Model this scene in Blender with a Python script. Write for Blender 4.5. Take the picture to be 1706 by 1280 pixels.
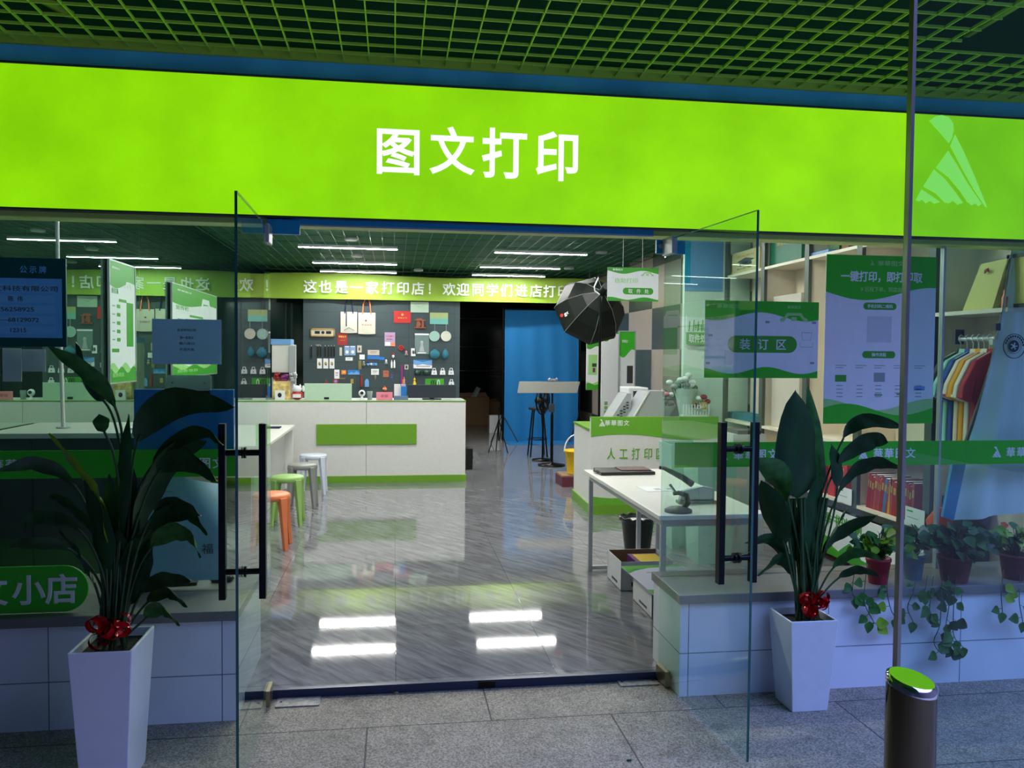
import bpy, math, random
from mathutils import Vector, Matrix
random.seed(7)
scn = bpy.context.scene
for o in list(bpy.data.objects): bpy.data.objects.remove(o)
col = scn.collection
PI = math.pi

# ------------------------------------------------------------------ camera
FPX, CX, CY, EYE = 1360.0, 853.0, 640.0, 1.6
cam_d = bpy.data.cameras.new('camera'); cam = bpy.data.objects.new('camera', cam_d); col.objects.link(cam)
CM = Matrix.Rotation(-math.atan(197/FPX), 3, 'Z') @ Matrix.Rotation(PI/2 - math.atan(48/FPX), 3, 'X') @ Matrix.Rotation(math.radians(.51), 3, 'Z')
cam.matrix_world = Matrix.Translation((0, 0, EYE)) @ CM.to_4x4()
cam_d.sensor_width = 36; cam_d.lens = FPX/1706*36; cam_d.clip_start = .05
scn.camera = cam

# ------------------------------------------------------------------ world, exposure
scn.view_settings.view_transform = 'Standard'; scn.view_settings.look = 'None'
scn.view_settings.gamma = 1; scn.view_settings.exposure = 0.0
W = bpy.data.worlds.new('dusk_sky'); scn.world = W; W.use_nodes = True
wn, wl = W.node_tree.nodes, W.node_tree.links; wn.clear()
wo = wn.new('ShaderNodeOutputWorld'); wb = wn.new('ShaderNodeBackground'); wr = wn.new('ShaderNodeValToRGB')
wt = wn.new('ShaderNodeTexCoord'); wx = wn.new('ShaderNodeSeparateXYZ'); wmr = wn.new('ShaderNodeMapRange')
wl.new(wt.outputs['Generated'], wx.inputs[0]); wl.new(wx.outputs['X'], wmr.inputs['Value'])
wmr.inputs['From Min'].default_value = -1; wmr.inputs['From Max'].default_value = 1
wl.new(wmr.outputs[0], wr.inputs[0]); wz = wn.new('ShaderNodeMapRange'); wm = wn.new('ShaderNodeMix'); wm.data_type = 'RGBA'; wm.blend_type = 'MULTIPLY'; wm.inputs[0].default_value = 1
wl.new(wx.outputs['Z'], wz.inputs['Value']); wz.inputs['From Min'].default_value = .42; wz.inputs['From Max'].default_value = .75; wz.inputs['To Min'].default_value = .08; wz.inputs['To Max'].default_value = 4.2   # the open sky is high above the street, the street itself is dim
wl.new(wr.outputs[0], wm.inputs[6]); wl.new(wz.outputs[0], wm.inputs[7]); wl.new(wm.outputs[2], wb.inputs[0]); wl.new(wb.outputs[0], wo.inputs[0])
wr.color_ramp.elements[0].color = (.20, .38, 1.3, 1); wr.color_ramp.elements[1].color = (2.3, 2.4, 6.0, 1); _e = wr.color_ramp.elements.new(.55); _e.color = (.38, .55, 1.55, 1)
wb.inputs[1].default_value = 1.0
LED = 165.0           # radiance of the shop's ceiling tubes

# ------------------------------------------------------------------ pixel of the photo -> point in the place
def ray(px, py): return CM @ Vector(((px-CX)/FPX, -(py-CY)/FPX, -1))
def aty(px, py, Y): d = ray(px, py); return Vector((0, 0, EYE)) + d*(Y/d.y)
def atz(px, py, Z): d = ray(px, py); return Vector((0, 0, EYE)) + d*((Z-EYE)/d.z)
def atx(px, py, X): d = ray(px, py); return Vector((0, 0, EYE)) + d*(X/d.x)

# ------------------------------------------------------------------ materials
def lin(c):
    c = c/255
    return c/12.92 if c <= .04045 else ((c+.055)/1.055)**2.4
MATS = {}
def mat(name, rgb=None, rough=.5, metal=0, emit=0, var=.025, scale=20, bump=0, spec=.5, alpha=1, coat=0, stretch=None):
    if name in MATS: return MATS[name]
    m = bpy.data.materials.new(name); MATS[name] = m; m.use_nodes = True
    n, l = m.node_tree.nodes, m.node_tree.links
    b = n['Principled BSDF']; c = [lin(v) for v in rgb]
    b.inputs['Roughness'].default_value = rough; b.inputs['Metallic'].default_value = metal
    b.inputs['Specular IOR Level'].default_value = spec; b.inputs['Coat Weight'].default_value = coat
    b.inputs['Alpha'].default_value = alpha
    tc = n.new('ShaderNodeTexCoord'); nz = n.new('ShaderNodeTexNoise'); nz.inputs['Scale'].default_value = scale
    nz.inputs['Detail'].default_value = 3
    src = tc.outputs['Object']
    if stretch:
        mp = n.new('ShaderNodeMapping'); mp.inputs['Scale'].default_value = stretch; l.new(src, mp.inputs[0]); src = mp.outputs[0]
    l.new(src, nz.inputs['Vector'])
    r = n.new('ShaderNodeValToRGB'); l.new(nz.outputs['Fac'], r.inputs[0])
    r.color_ramp.elements[0].position = .3; r.color_ramp.elements[1].position = .7
    r.color_ramp.elements[0].color = (*[v*(1-var) for v in c], 1); r.color_ramp.elements[1].color = (*[min(1, v*(1+var)) for v in c], 1)
    l.new(r.outputs[0], b.inputs['Base Color'])
    if emit:
        l.new(r.outputs[0], b.inputs['Emission Color']); b.inputs['Emission Strength'].default_value = emit
    if bump:
        bp = n.new('ShaderNodeBump'); bp.inputs['Strength'].default_value = bump; bp.inputs['Distance'].default_value = .01
        l.new(nz.outputs['Fac'], bp.inputs['Height']); l.new(bp.outputs[0], b.inputs['Normal'])
    return m
def glass(name, tint, ior=1.45, gloss=1.0):
    m = bpy.data.materials.new(name); MATS[name] = m; m.use_nodes = True
    n, l = m.node_tree.nodes, m.node_tree.links; n.clear()
    o = n.new('ShaderNodeOutputMaterial'); t = n.new('ShaderNodeBsdfTransparent'); g = n.new('ShaderNodeBsdfGlossy')
    mx = n.new('ShaderNodeMixShader'); fr = n.new('ShaderNodeFresnel'); fr.inputs[0].default_value = ior
    g.inputs['Roughness'].default_value = 0.0; g.inputs['Color'].default_value = (gloss, gloss, gloss, 1); t.inputs[0].default_value = (*tint, 1)
    ge = n.new('ShaderNodeNewGeometry'); mu = n.new('ShaderNodeMath'); mu.operation = 'SUBTRACT'; mu.use_clamp = True
    l.new(fr.outputs[0], mu.inputs[0]); l.new(ge.outputs['Backfacing'], mu.inputs[1])      # only the outer face of a pane mirrors
    l.new(mu.outputs[0], mx.inputs[0]); l.new(t.outputs[0], mx.inputs[1]); l.new(g.outputs[0], mx.inputs[2]); l.new(mx.outputs[0], o.inputs[0])
    return m
def brickmat(name, rgb, rgb2, mortar, bw, bh, ms, rough, off=0.0, frame='XY', speck=0, speckscale=200, loc=(0, 0, 0), vein=0, bump=.2, spec=.5, var=.08):
    m = bpy.data.materials.new(name); MATS[name] = m; m.use_nodes = True
    n, l = m.node_tree.nodes, m.node_tree.links; b = n['Principled BSDF']
    tc = n.new('ShaderNodeTexCoord'); mp = n.new('ShaderNodeMapping'); mp.inputs['Location'].default_value = loc
    if frame == 'XZ': mp.inputs['Rotation'].default_value = (-PI/2, 0, 0)
    if frame == 'YZ': mp.inputs['Rotation'].default_value = (-PI/2, 0, -PI/2)
    if frame in ('XZ', 'YZ'):
        sp = n.new('ShaderNodeSeparateXYZ'); cb = n.new('ShaderNodeCombineXYZ'); l.new(tc.outputs['Object'], sp.inputs[0])
        l.new(sp.outputs['X' if frame == 'XZ' else 'Y'], cb.inputs[0]); l.new(sp.outputs['Z'], cb.inputs[1])
        mp.inputs['Rotation'].default_value = (0, 0, 0); l.new(cb.outputs[0], mp.inputs[0])
    else: l.new(tc.outputs['Object'], mp.inputs[0])
    br = n.new('ShaderNodeTexBrick'); l.new(mp.outputs[0], br.inputs['Vector'])
    br.offset = off; br.squash = 1
    br.inputs['Scale'].default_value = 1; br.inputs['Brick Width'].default_value = bw; br.inputs['Row Height'].default_value = bh
    br.inputs['Mortar Size'].default_value = ms; br.inputs['Mortar Smooth'].default_value = .1; br.inputs['Bias'].default_value = 0
    c1 = [lin(v) for v in rgb]; c2 = [lin(v) for v in rgb2]
    nz = n.new('ShaderNodeTexNoise'); nz.inputs['Scale'].default_value = 3; nz.inputs['Detail'].default_value = 5; l.new(tc.outputs['Object'], nz.inputs['Vector'])
    def ramp(src, a, b_, p0=.35, p1=.65):
        r = n.new('ShaderNodeValToRGB'); r.color_ramp.elements[0].position = p0; r.color_ramp.elements[1].position = p1
        r.color_ramp.elements[0].color = (*a, 1); r.color_ramp.elements[1].color = (*b_, 1); l.new(src, r.inputs[0]); return r.outputs[0]
    A = ramp(nz.outputs['Fac'], [v*(1-var) for v in c1], [v*(1+var) for v in c1]); B = ramp(nz.outputs['Fac'], [v*(1-var) for v in c2], [v*(1+var) for v in c2])
    l.new(A, br.inputs['Color1']); l.new(B, br.inputs['Color2']); br.inputs['Mortar'].default_value = (*[lin(v) for v in mortar], 1)
    out = br.outputs['Color']
    def mul(a, bsock, f=1):
        mm = n.new('ShaderNodeMix'); mm.data_type = 'RGBA'; mm.blend_type = 'MULTIPLY'; mm.inputs[0].default_value = f
        l.new(a, mm.inputs[6]); l.new(bsock, mm.inputs[7]); return mm.outputs[2]
    if speck:
        v = n.new('ShaderNodeTexNoise'); v.inputs['Scale'].default_value = speckscale; v.inputs['Detail'].default_value = 2; l.new(tc.outputs['Object'], v.inputs['Vector'])
        out = mul(out, ramp(v.outputs['Fac'], [1-speck]*3, [1+speck]*3, .38, .62))
        v2 = n.new('ShaderNodeTexNoise'); v2.inputs['Scale'].default_value = 9; v2.inputs['Detail'].default_value = 6; v2.inputs['Roughness'].default_value = .7; l.new(tc.outputs['Object'], v2.inputs['Vector'])
        out = mul(out, ramp(v2.outputs['Fac'], [.62]*3, [1.02]*3, .3, .5))
        v3 = n.new('ShaderNodeTexNoise'); v3.inputs['Scale'].default_value = 5.5; v3.inputs['Detail'].default_value = 1; l.new(mp.outputs[0], v3.inputs['Vector'])
        out = mul(out, ramp(v3.outputs['Fac'], [.4]*3, [1]*3, .235, .25))
    if vein:
        vm = n.new('ShaderNodeMapping'); vm.inputs['Scale'].default_value = (3.0, 22, 1); v0 = n.new('ShaderNodeMapping'); v0.inputs['Rotation'].default_value = (0, 0, math.radians(54))
        l.new(tc.outputs['Object'], v0.inputs[0]); l.new(v0.outputs[0], vm.inputs[0])
        v = n.new('ShaderNodeTexNoise'); v.inputs['Scale'].default_value = 1.0; v.inputs['Detail'].default_value = 7; v.inputs['Roughness'].default_value = .62; v.inputs['Distortion'].default_value = .5
        l.new(vm.outputs[0], v.inputs['Vector'])
        out = mul(out, ramp(v.outputs['Fac'], [1-vein]*3, [1+vein*.6]*3, .36, .62))
    l.new(out, b.inputs['Base Color']); b.inputs['Roughness'].default_value = rough; b.inputs['Specular IOR Level'].default_value = spec
    bp = n.new('ShaderNodeBump'); bp.inputs['Strength'].default_value = bump; bp.inputs['Distance'].default_value = .003; bp.invert = True
    l.new(br.outputs['Fac'], bp.inputs['Height']); l.new(bp.outputs[0], b.inputs['Normal'])
    return m

white = mat('white_paint', (226, 224, 220), .4); cream = mat('cream_board', (234, 220, 198), .45)
green = mat('print_green', (62, 160, 34), .4); lime = mat('lime_vinyl', (150, 184, 56), .5); dkgreen = mat('dark_print_green', (66, 190, 48), .5, spec=.2)
edgegreen = mat('counter_green', (112, 164, 44), .35)
ltgreen = mat('pale_print_green', (160, 215, 130), .45)
paper = mat('white_print', (232, 234, 236), .45); printwhite = mat('print_lettering_white', (240, 244, 240), .4)
ink = mat('grey_ink', (70, 78, 84), .6); lightink = mat('light_ink', (150, 160, 160), .6)
black = mat('black_plastic', (16, 17, 19), .35); blackm = mat('black_metal', (12, 14, 17), .3, .6); rubber = mat('rubber_black', (10, 10, 11), .7)
steel = mat('brushed_steel', (170, 172, 172), .22, 1, scale=60, stretch=(1, 1, .05)); chrome = mat('chrome', (190, 190, 188), .06, 1)
silver = mat('silver_paint', (176, 180, 182), .35, .4); greym = mat('grey_plastic', (128, 130, 128), .45); dgrey = mat('dark_grey_plastic', (52, 56, 60), .5)
slate = mat('slate_board', (54, 70, 74), .6, var=.04, scale=5)
navy = mat('navy_cloth', (24, 36, 74), .85); orange = mat('orange_plastic', (240, 134, 84), .4); red = mat('red_card', (186, 34, 34), .45)
dred = mat('dark_red_cloth', (140, 30, 34), .6); teal = mat('teal_fabric', (40, 112, 130), .7); pink = mat('pink_card', (240, 140, 156), .5)
yellow = mat('yellow_plastic', (236, 196, 30), .4); wood = mat('carved_wood', (150, 82, 56), .6, bump=.2); gold = mat('gold_trim', (190, 160, 90), .4, .5)
blue = mat('blue_card', (34, 120, 200), .45); skyb = mat('sky_blue_card', (110, 160, 214), .45); purple = mat('purple_plastic', (130, 36, 110), .4)
canvas = mat('canvas_cloth', (204, 200, 184), .85, scale=90, bump=.1); mint = mat('mint_plastic', (186, 214, 188), .45)
kraft = mat('cardboard', (140, 108, 78), .8, bump=.1); bluef = mat('blue_protective_film', (30, 150, 196), .3)
gstrip = mat('sign_lit_grid', (186, 226, 70), .4); gstrip2 = mat('inner_grid_paint', (34, 92, 62), .45)  # outer strips: the sign's green spill is put into their colour
soil = mat('soil', (40, 30, 24), .95, bump=.8, var=.4, scale=60)
leafd = mat('dark_leaf', (22, 64, 26), .42, spec=.3, var=.35, scale=14, stretch=(1, 1, .3)); leafy = mat('yellow_green_leaf', (120, 160, 30), .4, spec=.3, var=.25, scale=14)
leafm = mat('mid_green_leaf', (44, 100, 36), .45, spec=.3, var=.35, scale=24); stemm = mat('green_stem', (40, 76, 34), .5, var=.25)
potw = mat('white_glazed_planter', (222, 226, 230), .18, var=.02); bow = mat('red_foil_ribbon', (214, 18, 34), .18, .35)

# ------------------------------------------------------------------ mesh builder
def FR(x, y, z): return Matrix(((1, 0, 0, x), (0, 0, -1, y), (0, 1, 0, z), (0, 0, 0, 1)))          # a drawing facing -Y
def FX(x, y, z, s=1):                                                                            # a drawing facing +X (s=1) or -X (s=-1)
    return Matrix(((0, 0, s, x), (s, 0, 0, y), (0, 1, 0, z), (0, 0, 0, 1)))
def FU(x, y, z, a=0): return Matrix.Translation((x, y, z)) @ Matrix.Rotation(a, 4, 'Z')           # a drawing facing up
TXT = {}
def text_mesh(s, bold, ext):
    k = (s, bold, ext)
    if k not in TXT:
        c = bpy.data.curves.new('lettering', 'FONT'); c.body = s; c.size = 1; c.bevel_depth = bold*.8; c.bevel_resolution = 0; c.extrude = ext; c.resolution_u = 3
        o = bpy.data.objects.new('lettering', c); col.objects.link(o)
        dg = bpy.context.evaluated_depsgraph_get(); me = bpy.data.meshes.new_from_object(o.evaluated_get(dg))
        vs = [v.co.copy() for v in me.vertices]; fs = [list(p.vertices) for p in me.polygons]
        bpy.data.objects.remove(o); bpy.data.curves.remove(c); bpy.data.meshes.remove(me)
        xs = [v.x for v in vs] or [0]; ys = [v.y for v in vs] or [0]
        TXT[k] = (vs, fs, min(xs), max(xs), min(ys), max(ys))
    return TXT[k]
class MB:
    def __init__(s, T=None): s.v, s.f, s.mi, s.sm, s.mats, s.T = [], [], [], [], [], T or Matrix()
    def add(s, vs, fs, m, smooth=False, T=None):
        M = s.T @ T if T is not None else s.T; b = len(s.v)
        s.v += [M @ Vector(v) for v in vs]
        if m not in s.mats: s.mats.append(m)
        k = s.mats.index(m); flip = M.to_3x3().determinant() < 0
        for f in fs:
            f = [b+i for i in f]
            s.f.append(f[::-1] if flip else f); s.mi.append(k); s.sm.append(smooth)
        return s
    def box(s, x0, x1, y0, y1, z0, z1, m, T=None):
        return s.add([(x0, y0, z0), (x1, y0, z0), (x1, y1, z0), (x0, y1, z0), (x0, y0, z1), (x1, y0, z1), (x1, y1, z1), (x0, y1, z1)],
                     [(0, 3, 2, 1), (4, 5, 6, 7), (0, 1, 5, 4), (1, 2, 6, 5), (2, 3, 7, 6), (3, 0, 4, 7)], m, False, T)
    def cb(s, c, d, m, T=None): return s.box(c[0]-d[0]/2, c[0]+d[0]/2, c[1]-d[1]/2, c[1]+d[1]/2, c[2]-d[2]/2, c[2]+d[2]/2, m, T)
    def tube(s, pts, r, m, n=8, T=None, close=False):
        pts = [Vector(p) for p in pts]; k = len(pts); rs = r if isinstance(r, (list, tuple)) else [r]*k
        vs, fs = [], []; up = None
        for i, p in enumerate(pts):
            t = (pts[(i+1) % k if close else min(i+1, k-1)] - pts[(i-1) % k if close else max(i-1, 0)]).normalized()
            if up is None: up = t.orthogonal().normalized()
            up = (up - t*up.dot(t)); up = up.normalized() if up.length > 1e-6 else t.orthogonal().normalized()
            w = t.cross(up)
            for j in range(n):
                a = 2*PI*j/n; vs.append(p + (up*math.cos(a) + w*math.sin(a))*rs[i])
        for i in range(k if close else k-1):
            for j in range(n):
                a, b = i*n+j, i*n+(j+1) % n; c, d = ((i+1) % k)*n+(j+1) % n, ((i+1) % k)*n+j
                fs.append((a, b, c, d))
        s.add(vs, fs, m, True, T)
        if not close: s.add(vs[:n], [tuple(range(n))[::-1]], m, False, T); s.add(vs[-n:], [tuple(range(n))], m, False, T)
        return s
    def lathe(s, prof, m, c=(0, 0, 0), n=28, T=None, smooth=True, sx=1, sy=1, n_off=0):
        vs = [(c[0]+r*sx*math.cos(2*PI*(j+n_off)/n), c[1]+r*sy*math.sin(2*PI*(j+n_off)/n), c[2]+z) for r, z in prof for j in range(n)]
        fs = [(i*n+j, i*n+(j+1) % n, (i+1)*n+(j+1) % n, (i+1)*n+j) for i in range(len(prof)-1) for j in range(n)]
        s.add(vs, fs, m, smooth, T)
        if prof[0][0] > 1e-4: s.add(vs[:n], [tuple(range(n))[::-1]], m, False, T)
        if prof[-1][0] > 1e-4: s.add(vs[-n:], [tuple(range(n))], m, False, T)
        return s
    def prism(s, poly, d, m, T=None, z=0):
        k = len(poly); a = sum(poly[i][0]*poly[(i+1) % k][1]-poly[(i+1) % k][0]*poly[i][1] for i in range(k))
        if a < 0: poly = poly[::-1]
        vs = [(x, y, z) for x, y in poly] + [(x, y, z+d) for x, y in poly]
        fs = [tuple(range(k))[::-1], tuple(range(k, 2*k))] + [(i, (i+1) % k, k+(i+1) % k, k+i) for i in range(k)]
        return s.add(vs, fs, m, False, T)
    def disc(s, cx, cy, r, d, m, T=None, z=0, n=20, ry=None): return s.prism([(cx+r*math.cos(2*PI*i/n), cy+(ry or r)*math.sin(2*PI*i/n)) for i in range(n)], d, m, T, z)
    def rrect(s, x0, x1, y0, y1, r, d, m, T=None, z=0, n=5):
        p = []
        for cx, cy, a0 in ((x1-r, y1-r, 0), (x0+r, y1-r, PI/2), (x0+r, y0+r, PI), (x1-r, y0+r, 1.5*PI)):
            p += [(cx+r*math.cos(a0+PI/2*i/n), cy+r*math.sin(a0+PI/2*i/n)) for i in range(n+1)]
        return s.prism(p, d, m, T, z)
    def ball(s, c, r, m, T=None, n=14):
        if not isinstance(r, (tuple, list)): r = (r, r, r)
        k = max(6, n//2); vs = [(c[0], c[1], c[2]-r[2])]
        for i in range(1, k):
            a = -PI/2+PI*i/k
            vs += [(c[0]+r[0]*math.cos(a)*math.cos(2*PI*j/n), c[1]+r[1]*math.cos(a)*math.sin(2*PI*j/n), c[2]+r[2]*math.sin(a)) for j in range(n)]
        vs.append((c[0], c[1], c[2]+r[2])); fs = [(0, 1+(j+1) % n, 1+j) for j in range(n)]
        fs += [(1+i*n+j, 1+i*n+(j+1) % n, 1+(i+1)*n+(j+1) % n, 1+(i+1)*n+j) for i in range(k-2) for j in range(n)]
        b = 1+(k-2)*n; fs += [(b+j, b+(j+1) % n, len(vs)-1) for j in range(n)]
        return s.add(vs, fs, m, True, T)
    def text(s, t, x, y, h, m, T=None, z=0, w=None, bold=.012, ext=.02, mid=True, slant=0):
        """h = height of a full character; (x, y) = centre of the line (or its left end when mid is False); w = wanted width."""
        vs, fs, x0, x1, y0, y1 = text_mesh(t, bold, ext)
        sy = h/.92; sx = (w/(x1-x0)) if w else sy; ox = x-(x0+x1)/2*sx if mid else x-x0*sx; oy = y-.38*sy
        zz = min(.002, ext*sy)
        return s.add([(v.x*sx+ox+slant*(v.y*sy), v.y*sy+oy, z+(v.z/ext*.5+.5)*zz) for v in vs], fs, m, False, T)
    def cone(s, *a, **k): return s.lathe(*a, **k)
    def build(s, name, parent=None, origin=None, bevel=0):
        me = bpy.data.meshes.new(name)
        if origin is None:
            if parent is None:
                xs = [v.x for v in s.v]; ys = [v.y for v in s.v]; zs = [v.z for v in s.v]
                origin = Vector(((min(xs)+max(xs))/2, (min(ys)+max(ys))/2, min(zs)))
            else: origin = Vector(parent['_o'])
        origin = Vector(origin)
        me.from_pydata([v-origin for v in s.v], [], s.f)
        for m in s.mats: me.materials.append(m)
        me.polygons.foreach_set('material_index', s.mi); me.polygons.foreach_set('use_smooth', s.sm); me.update()
        o = bpy.data.objects.new(name, me); col.objects.link(o); o['_o'] = list(origin)
        if parent is None: o.location = origin
        else: o.parent = parent; o.location = origin-Vector(parent['_o'])
        if bevel:
            b = o.modifiers.new('bevel', 'BEVEL'); b.width = bevel; b.segments = 2; b.limit_method = 'ANGLE'; b.angle_limit = .7
        return o
def tag(o, label, cat, group=None, kind=None):
    o['label'] = label; o['category'] = cat
    if group: o['group'] = group
    if kind: o['kind'] = kind
    return o
def thing(name, label, cat, loc, group=None):
    o = bpy.data.objects.new(name, None); o.empty_display_size = .05; col.objects.link(o); o.location = loc; o['_o'] = list(loc)
    return tag(o, label, cat, group)
def struct(mb, name, bevel=0):
    o = mb.build(name, origin=(0, 0, 0), bevel=bevel); o['kind'] = 'structure'; return o
def dup(root, loc, label, rz=0):
    r = root.copy(); col.objects.link(r); r.location = loc; r.rotation_euler = (0, 0, rz); r['label'] = label
    for ch in list(root.children):
        c = ch.copy(); col.objects.link(c); c.parent = r
        for g in list(ch.children):
            d = g.copy(); col.objects.link(d); d.parent = c
    return r
def catmull(P, n=6):
    P = [Vector(p) for p in P]; P = [P[0]*2-P[1]] + P + [P[-1]*2-P[-2]]; out = []
    for i in range(1, len(P)-2):
        for k in range(n):
            t = k/n; a, b, c, d = P[i-1], P[i], P[i+1], P[i+2]
            out.append(.5*((2*b)+(c-a)*t+(2*a-5*b+4*c-d)*t*t+(3*b-a-3*c+d)*t**3))
    return out+[P[-2]]
def wave(w, y, amp, ph=0, per=1, n=24): return [(w*i/n, y+amp*math.sin(ph+2*PI*per*i/n)) for i in range(n+1)]
def logo(mb, x, y, h, m, T, z=0):                      # the shop's mark: a leaning head over a split cone
    q = lambda pts: [(x+(a-.5)*h*.86, y+(b-.5)*h) for a, b in pts]
    L = 0.0016
    mb.prism(q([(.16, .93), (.24, .98), (.33, 1.0), (.43, .98), (.49, .92), (.50, .84), (.48, .76), (.44, .70), (.30, .82), (.21, .89)]), L, m, T, z)
    mb.prism(q([(.52, .80), (.46, .67), (.62, .45), (.80, .22), (.97, .03), (1.0, .02), (.82, .34), (.66, .60)]), L, m, T, z)
    mb.prism(q([(.43, .62), (.27, .43), (.45, .33), (.62, .18), (.72, .07), (.78, .04), (.84, .06), (.88, .03), (.92, .06), (.72, .27), (.56, .47)]), L, m, T, z)
    mb.prism(q([(.24, .41), (.10, .22), (.28, .15), (.40, .06), (.46, .05), (.52, .08), (.58, .04), (.66, .06), (.55, .17), (.40, .31)]), L, m, T, z)
    mb.prism(q([(.08, .19), (0, .07), (.05, .06), (.09, .08), (.14, .04), (.20, .07), (.26, .04), (.34, .06), (.22, .12)]), L, m, T, z)
    return mb
def car_icon(mb, x, y, w, m, T, z=0):                   # the small rounded vehicle outline printed on every sign
    h = w*.32
    mb.prism([(x-w*.5, y-h*.5), (x-w*.5, y-h*.2), (x-w*.36, y), (x-w*.27, y+h*.45), (x+w*.27, y+h*.45), (x+w*.36, y), (x+w*.5, y-h*.2), (x+w*.5, y-h*.5), (x+w*.38, y-h*.5), (x+w*.2, y+h*.15), (x-w*.2, y+h*.15), (x-w*.38, y-h*.5)], .0012, m, T, z)
    mb.rrect(x-w*.1, x+w*.1, y-h*.4, y, w*.03, .0012, m, T, z)
    return mb
# ================================================================== THE SETTING
floorm = brickmat('polished_marble_tile', (128, 128, 132), (122, 122, 127), (78, 78, 80), .8, .8, .0018, .045, loc=(.785, .0, 0), vein=.34, bump=.12, spec=.75)
pavem = brickmat('granite_slab', (142, 135, 122), (135, 129, 117), (70, 68, 66), 1.1, .62, .004, .7, off=.5, loc=(.11, -3.58, 0), speck=.45, speckscale=140, bump=.5)
wallt = brickmat('white_wall_tile', (226, 230, 236), (220, 225, 232), (120, 128, 140), .72, .29, .0025, .25, frame='XZ', loc=(.03, -.17, 0), bump=.4, var=.04)
checker = bpy.data.materials.new('checker_stone_tile')
struct(MB().box(-2.4, 3.8, 3.95, 22.6, -.12, 0, floorm), 'floor')
struct(MB().box(-7, 9, -9, 3.95, -.2, -.04, pavem), 'floor_pavement')
m = MB(); m.box(-.7, 1.37, 3.935, 3.965, -.04, .002, mat('threshold_navy', (40, 52, 78), .35, .3)); m.box(.42, .5, 3.925, 3.95, -.03, -.002, blackm)
struct(m, 'trim_1')
# low tiled walls with a stone sill under both windows
stone = mat('grey_stone_sill', (116, 116, 112), .35, scale=8, var=.12)
for k, (a, b) in enumerate(((-5, -.69), (1.367, 7))):
    struct(MB().box(a, b, 3.725, 4.0, -.06, .415, wallt), 'wall_front' if k == 0 else 'wall_front_right')
    o = struct(MB().box(a-(.0 if k == 0 else .012), b+(.012 if k == 0 else 0), 3.705, 4.42 if k == 0 else 4.14, .415, .46, stone), 'trim_%d' % (k+2), .004)
    struct(MB().box(a, b, 4.0, 4.4 if k == 0 else 4.13, 0, .415, wallt), 'wall_front_inner' if k == 0 else 'wall_front_inner_right')
# aluminium head frame, the blue film strip and the wall above the sign
alu = mat('sign_lit_aluminium', (190, 214, 104), .4, .1)  # olive is the sign's green glow put into the base colour
m = MB(); m.box(-7, 9, 3.975, 4.1, 2.205, 2.262, alu); struct(m, 'trim_4', .003)
m = MB(); m.box(-.475, 1.28, 3.955, 3.974, 2.205, 2.238, bluef); m.box(-.475, 1.28, 3.957, 3.974, 2.198, 2.205, silver); struct(m, 'trim_5')
wallb = mat('sky_lit_bulkhead', (92, 205, 252), .3, var=.25, scale=3)  # blue of the sky's light put into the base colour
struct(MB().box(-7, 9, 4.0, 4.12, 2.262, 3.0, wallb), 'wall_above'); struct(MB().box(-7, 9, 4.0, 4.12, 3.0, 3.55, mat('dark_void_paint', (26, 92, 34), .8)), 'wall_above_ceiling')
# outer open-cell ceiling
m = MB(); Z0, Z1 = 2.985, 2.997; S = .12
hx, hy = 2.45, 3.42
x = -5.04
while x < 8:
    if x > hx and x < 4.6: m.box(x-.0027, x+.0027, hy, 3.985, Z0, Z1, gstrip); m.box(x-.0027, x+.0027, 2.2, 2.5, Z0, Z1, gstrip)
    else: m.box(x-.0027, x+.0027, .2 if x < 1.9 else 2.2, 3.985, Z0, Z1, gstrip)
    x += S
y = .3
while y < 3.98:
    if 2.5 < y < hy: m.box(-5.04, hx, y-.0027, y+.0027, Z0, Z1, gstrip); m.box(4.6, 8, y-.0027, y+.0027, Z0, Z1, gstrip)
    elif y < 2.2: m.box(-5.04, 1.9, y-.0027, y+.0027, Z0, Z1, gstrip)
    else: m.box(-5.04, 8, y-.0027, y+.0027, Z0, Z1, gstrip)
    y += S
m.box(-5.1, 8, 3.98, 3.998, 2.975, 3.03, gstrip)
struct(m, 'ceiling_grid')
dk = mat('dark_void_paint', (30, 84, 40), .8)
m = MB(); m.box(-7, 1.65, -8, -.6, 3.5, 3.6, dk); m.box(-7, 1.65, -.6, 3.99, 3.5, 3.6, dk); m.box(1.65, 9, 2.2, 3.99, 3.5, 3.6, dk); struct(m, 'ceiling')  # unseen rear deck added to shade the left; right side cut back for skylight
m = MB()
for a, b in (((2.2, 2.2, 3.2), (4.6, 4.1, 3.22)), ((2.9, 2.0, 3.32), (3.0, 4.1, 3.32)), ((-2.5, 1.0, 3.12), (-1.45, 4.0, 3.12)), ((3.2, 3.0, 3.3), (5.2, 3.1, 3.3))):
    m.tube([a, b], .022, gstrip, 4)
struct(m, 'ceiling_beams')
struct(MB().box(-3.2, -3.0, -8, 3.72, -.04, 3.5, mat('grey_light_blocker', (90, 100, 110), .6)), 'wall_side_blocker')  # unseen wall, added to block light from the left
# back of the shop
struct(MB().box(-2.4, 3.8, 22.5, 22.6, 0, 3.3, mat('dark_back_wall', (22, 32, 28), .6)), 'wall_back')
struct(MB().box(-2.42, -2.32, 15.2, 22.5, 0, 3.3, MATS['dark_back_wall']), 'wall_left_back')
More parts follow.
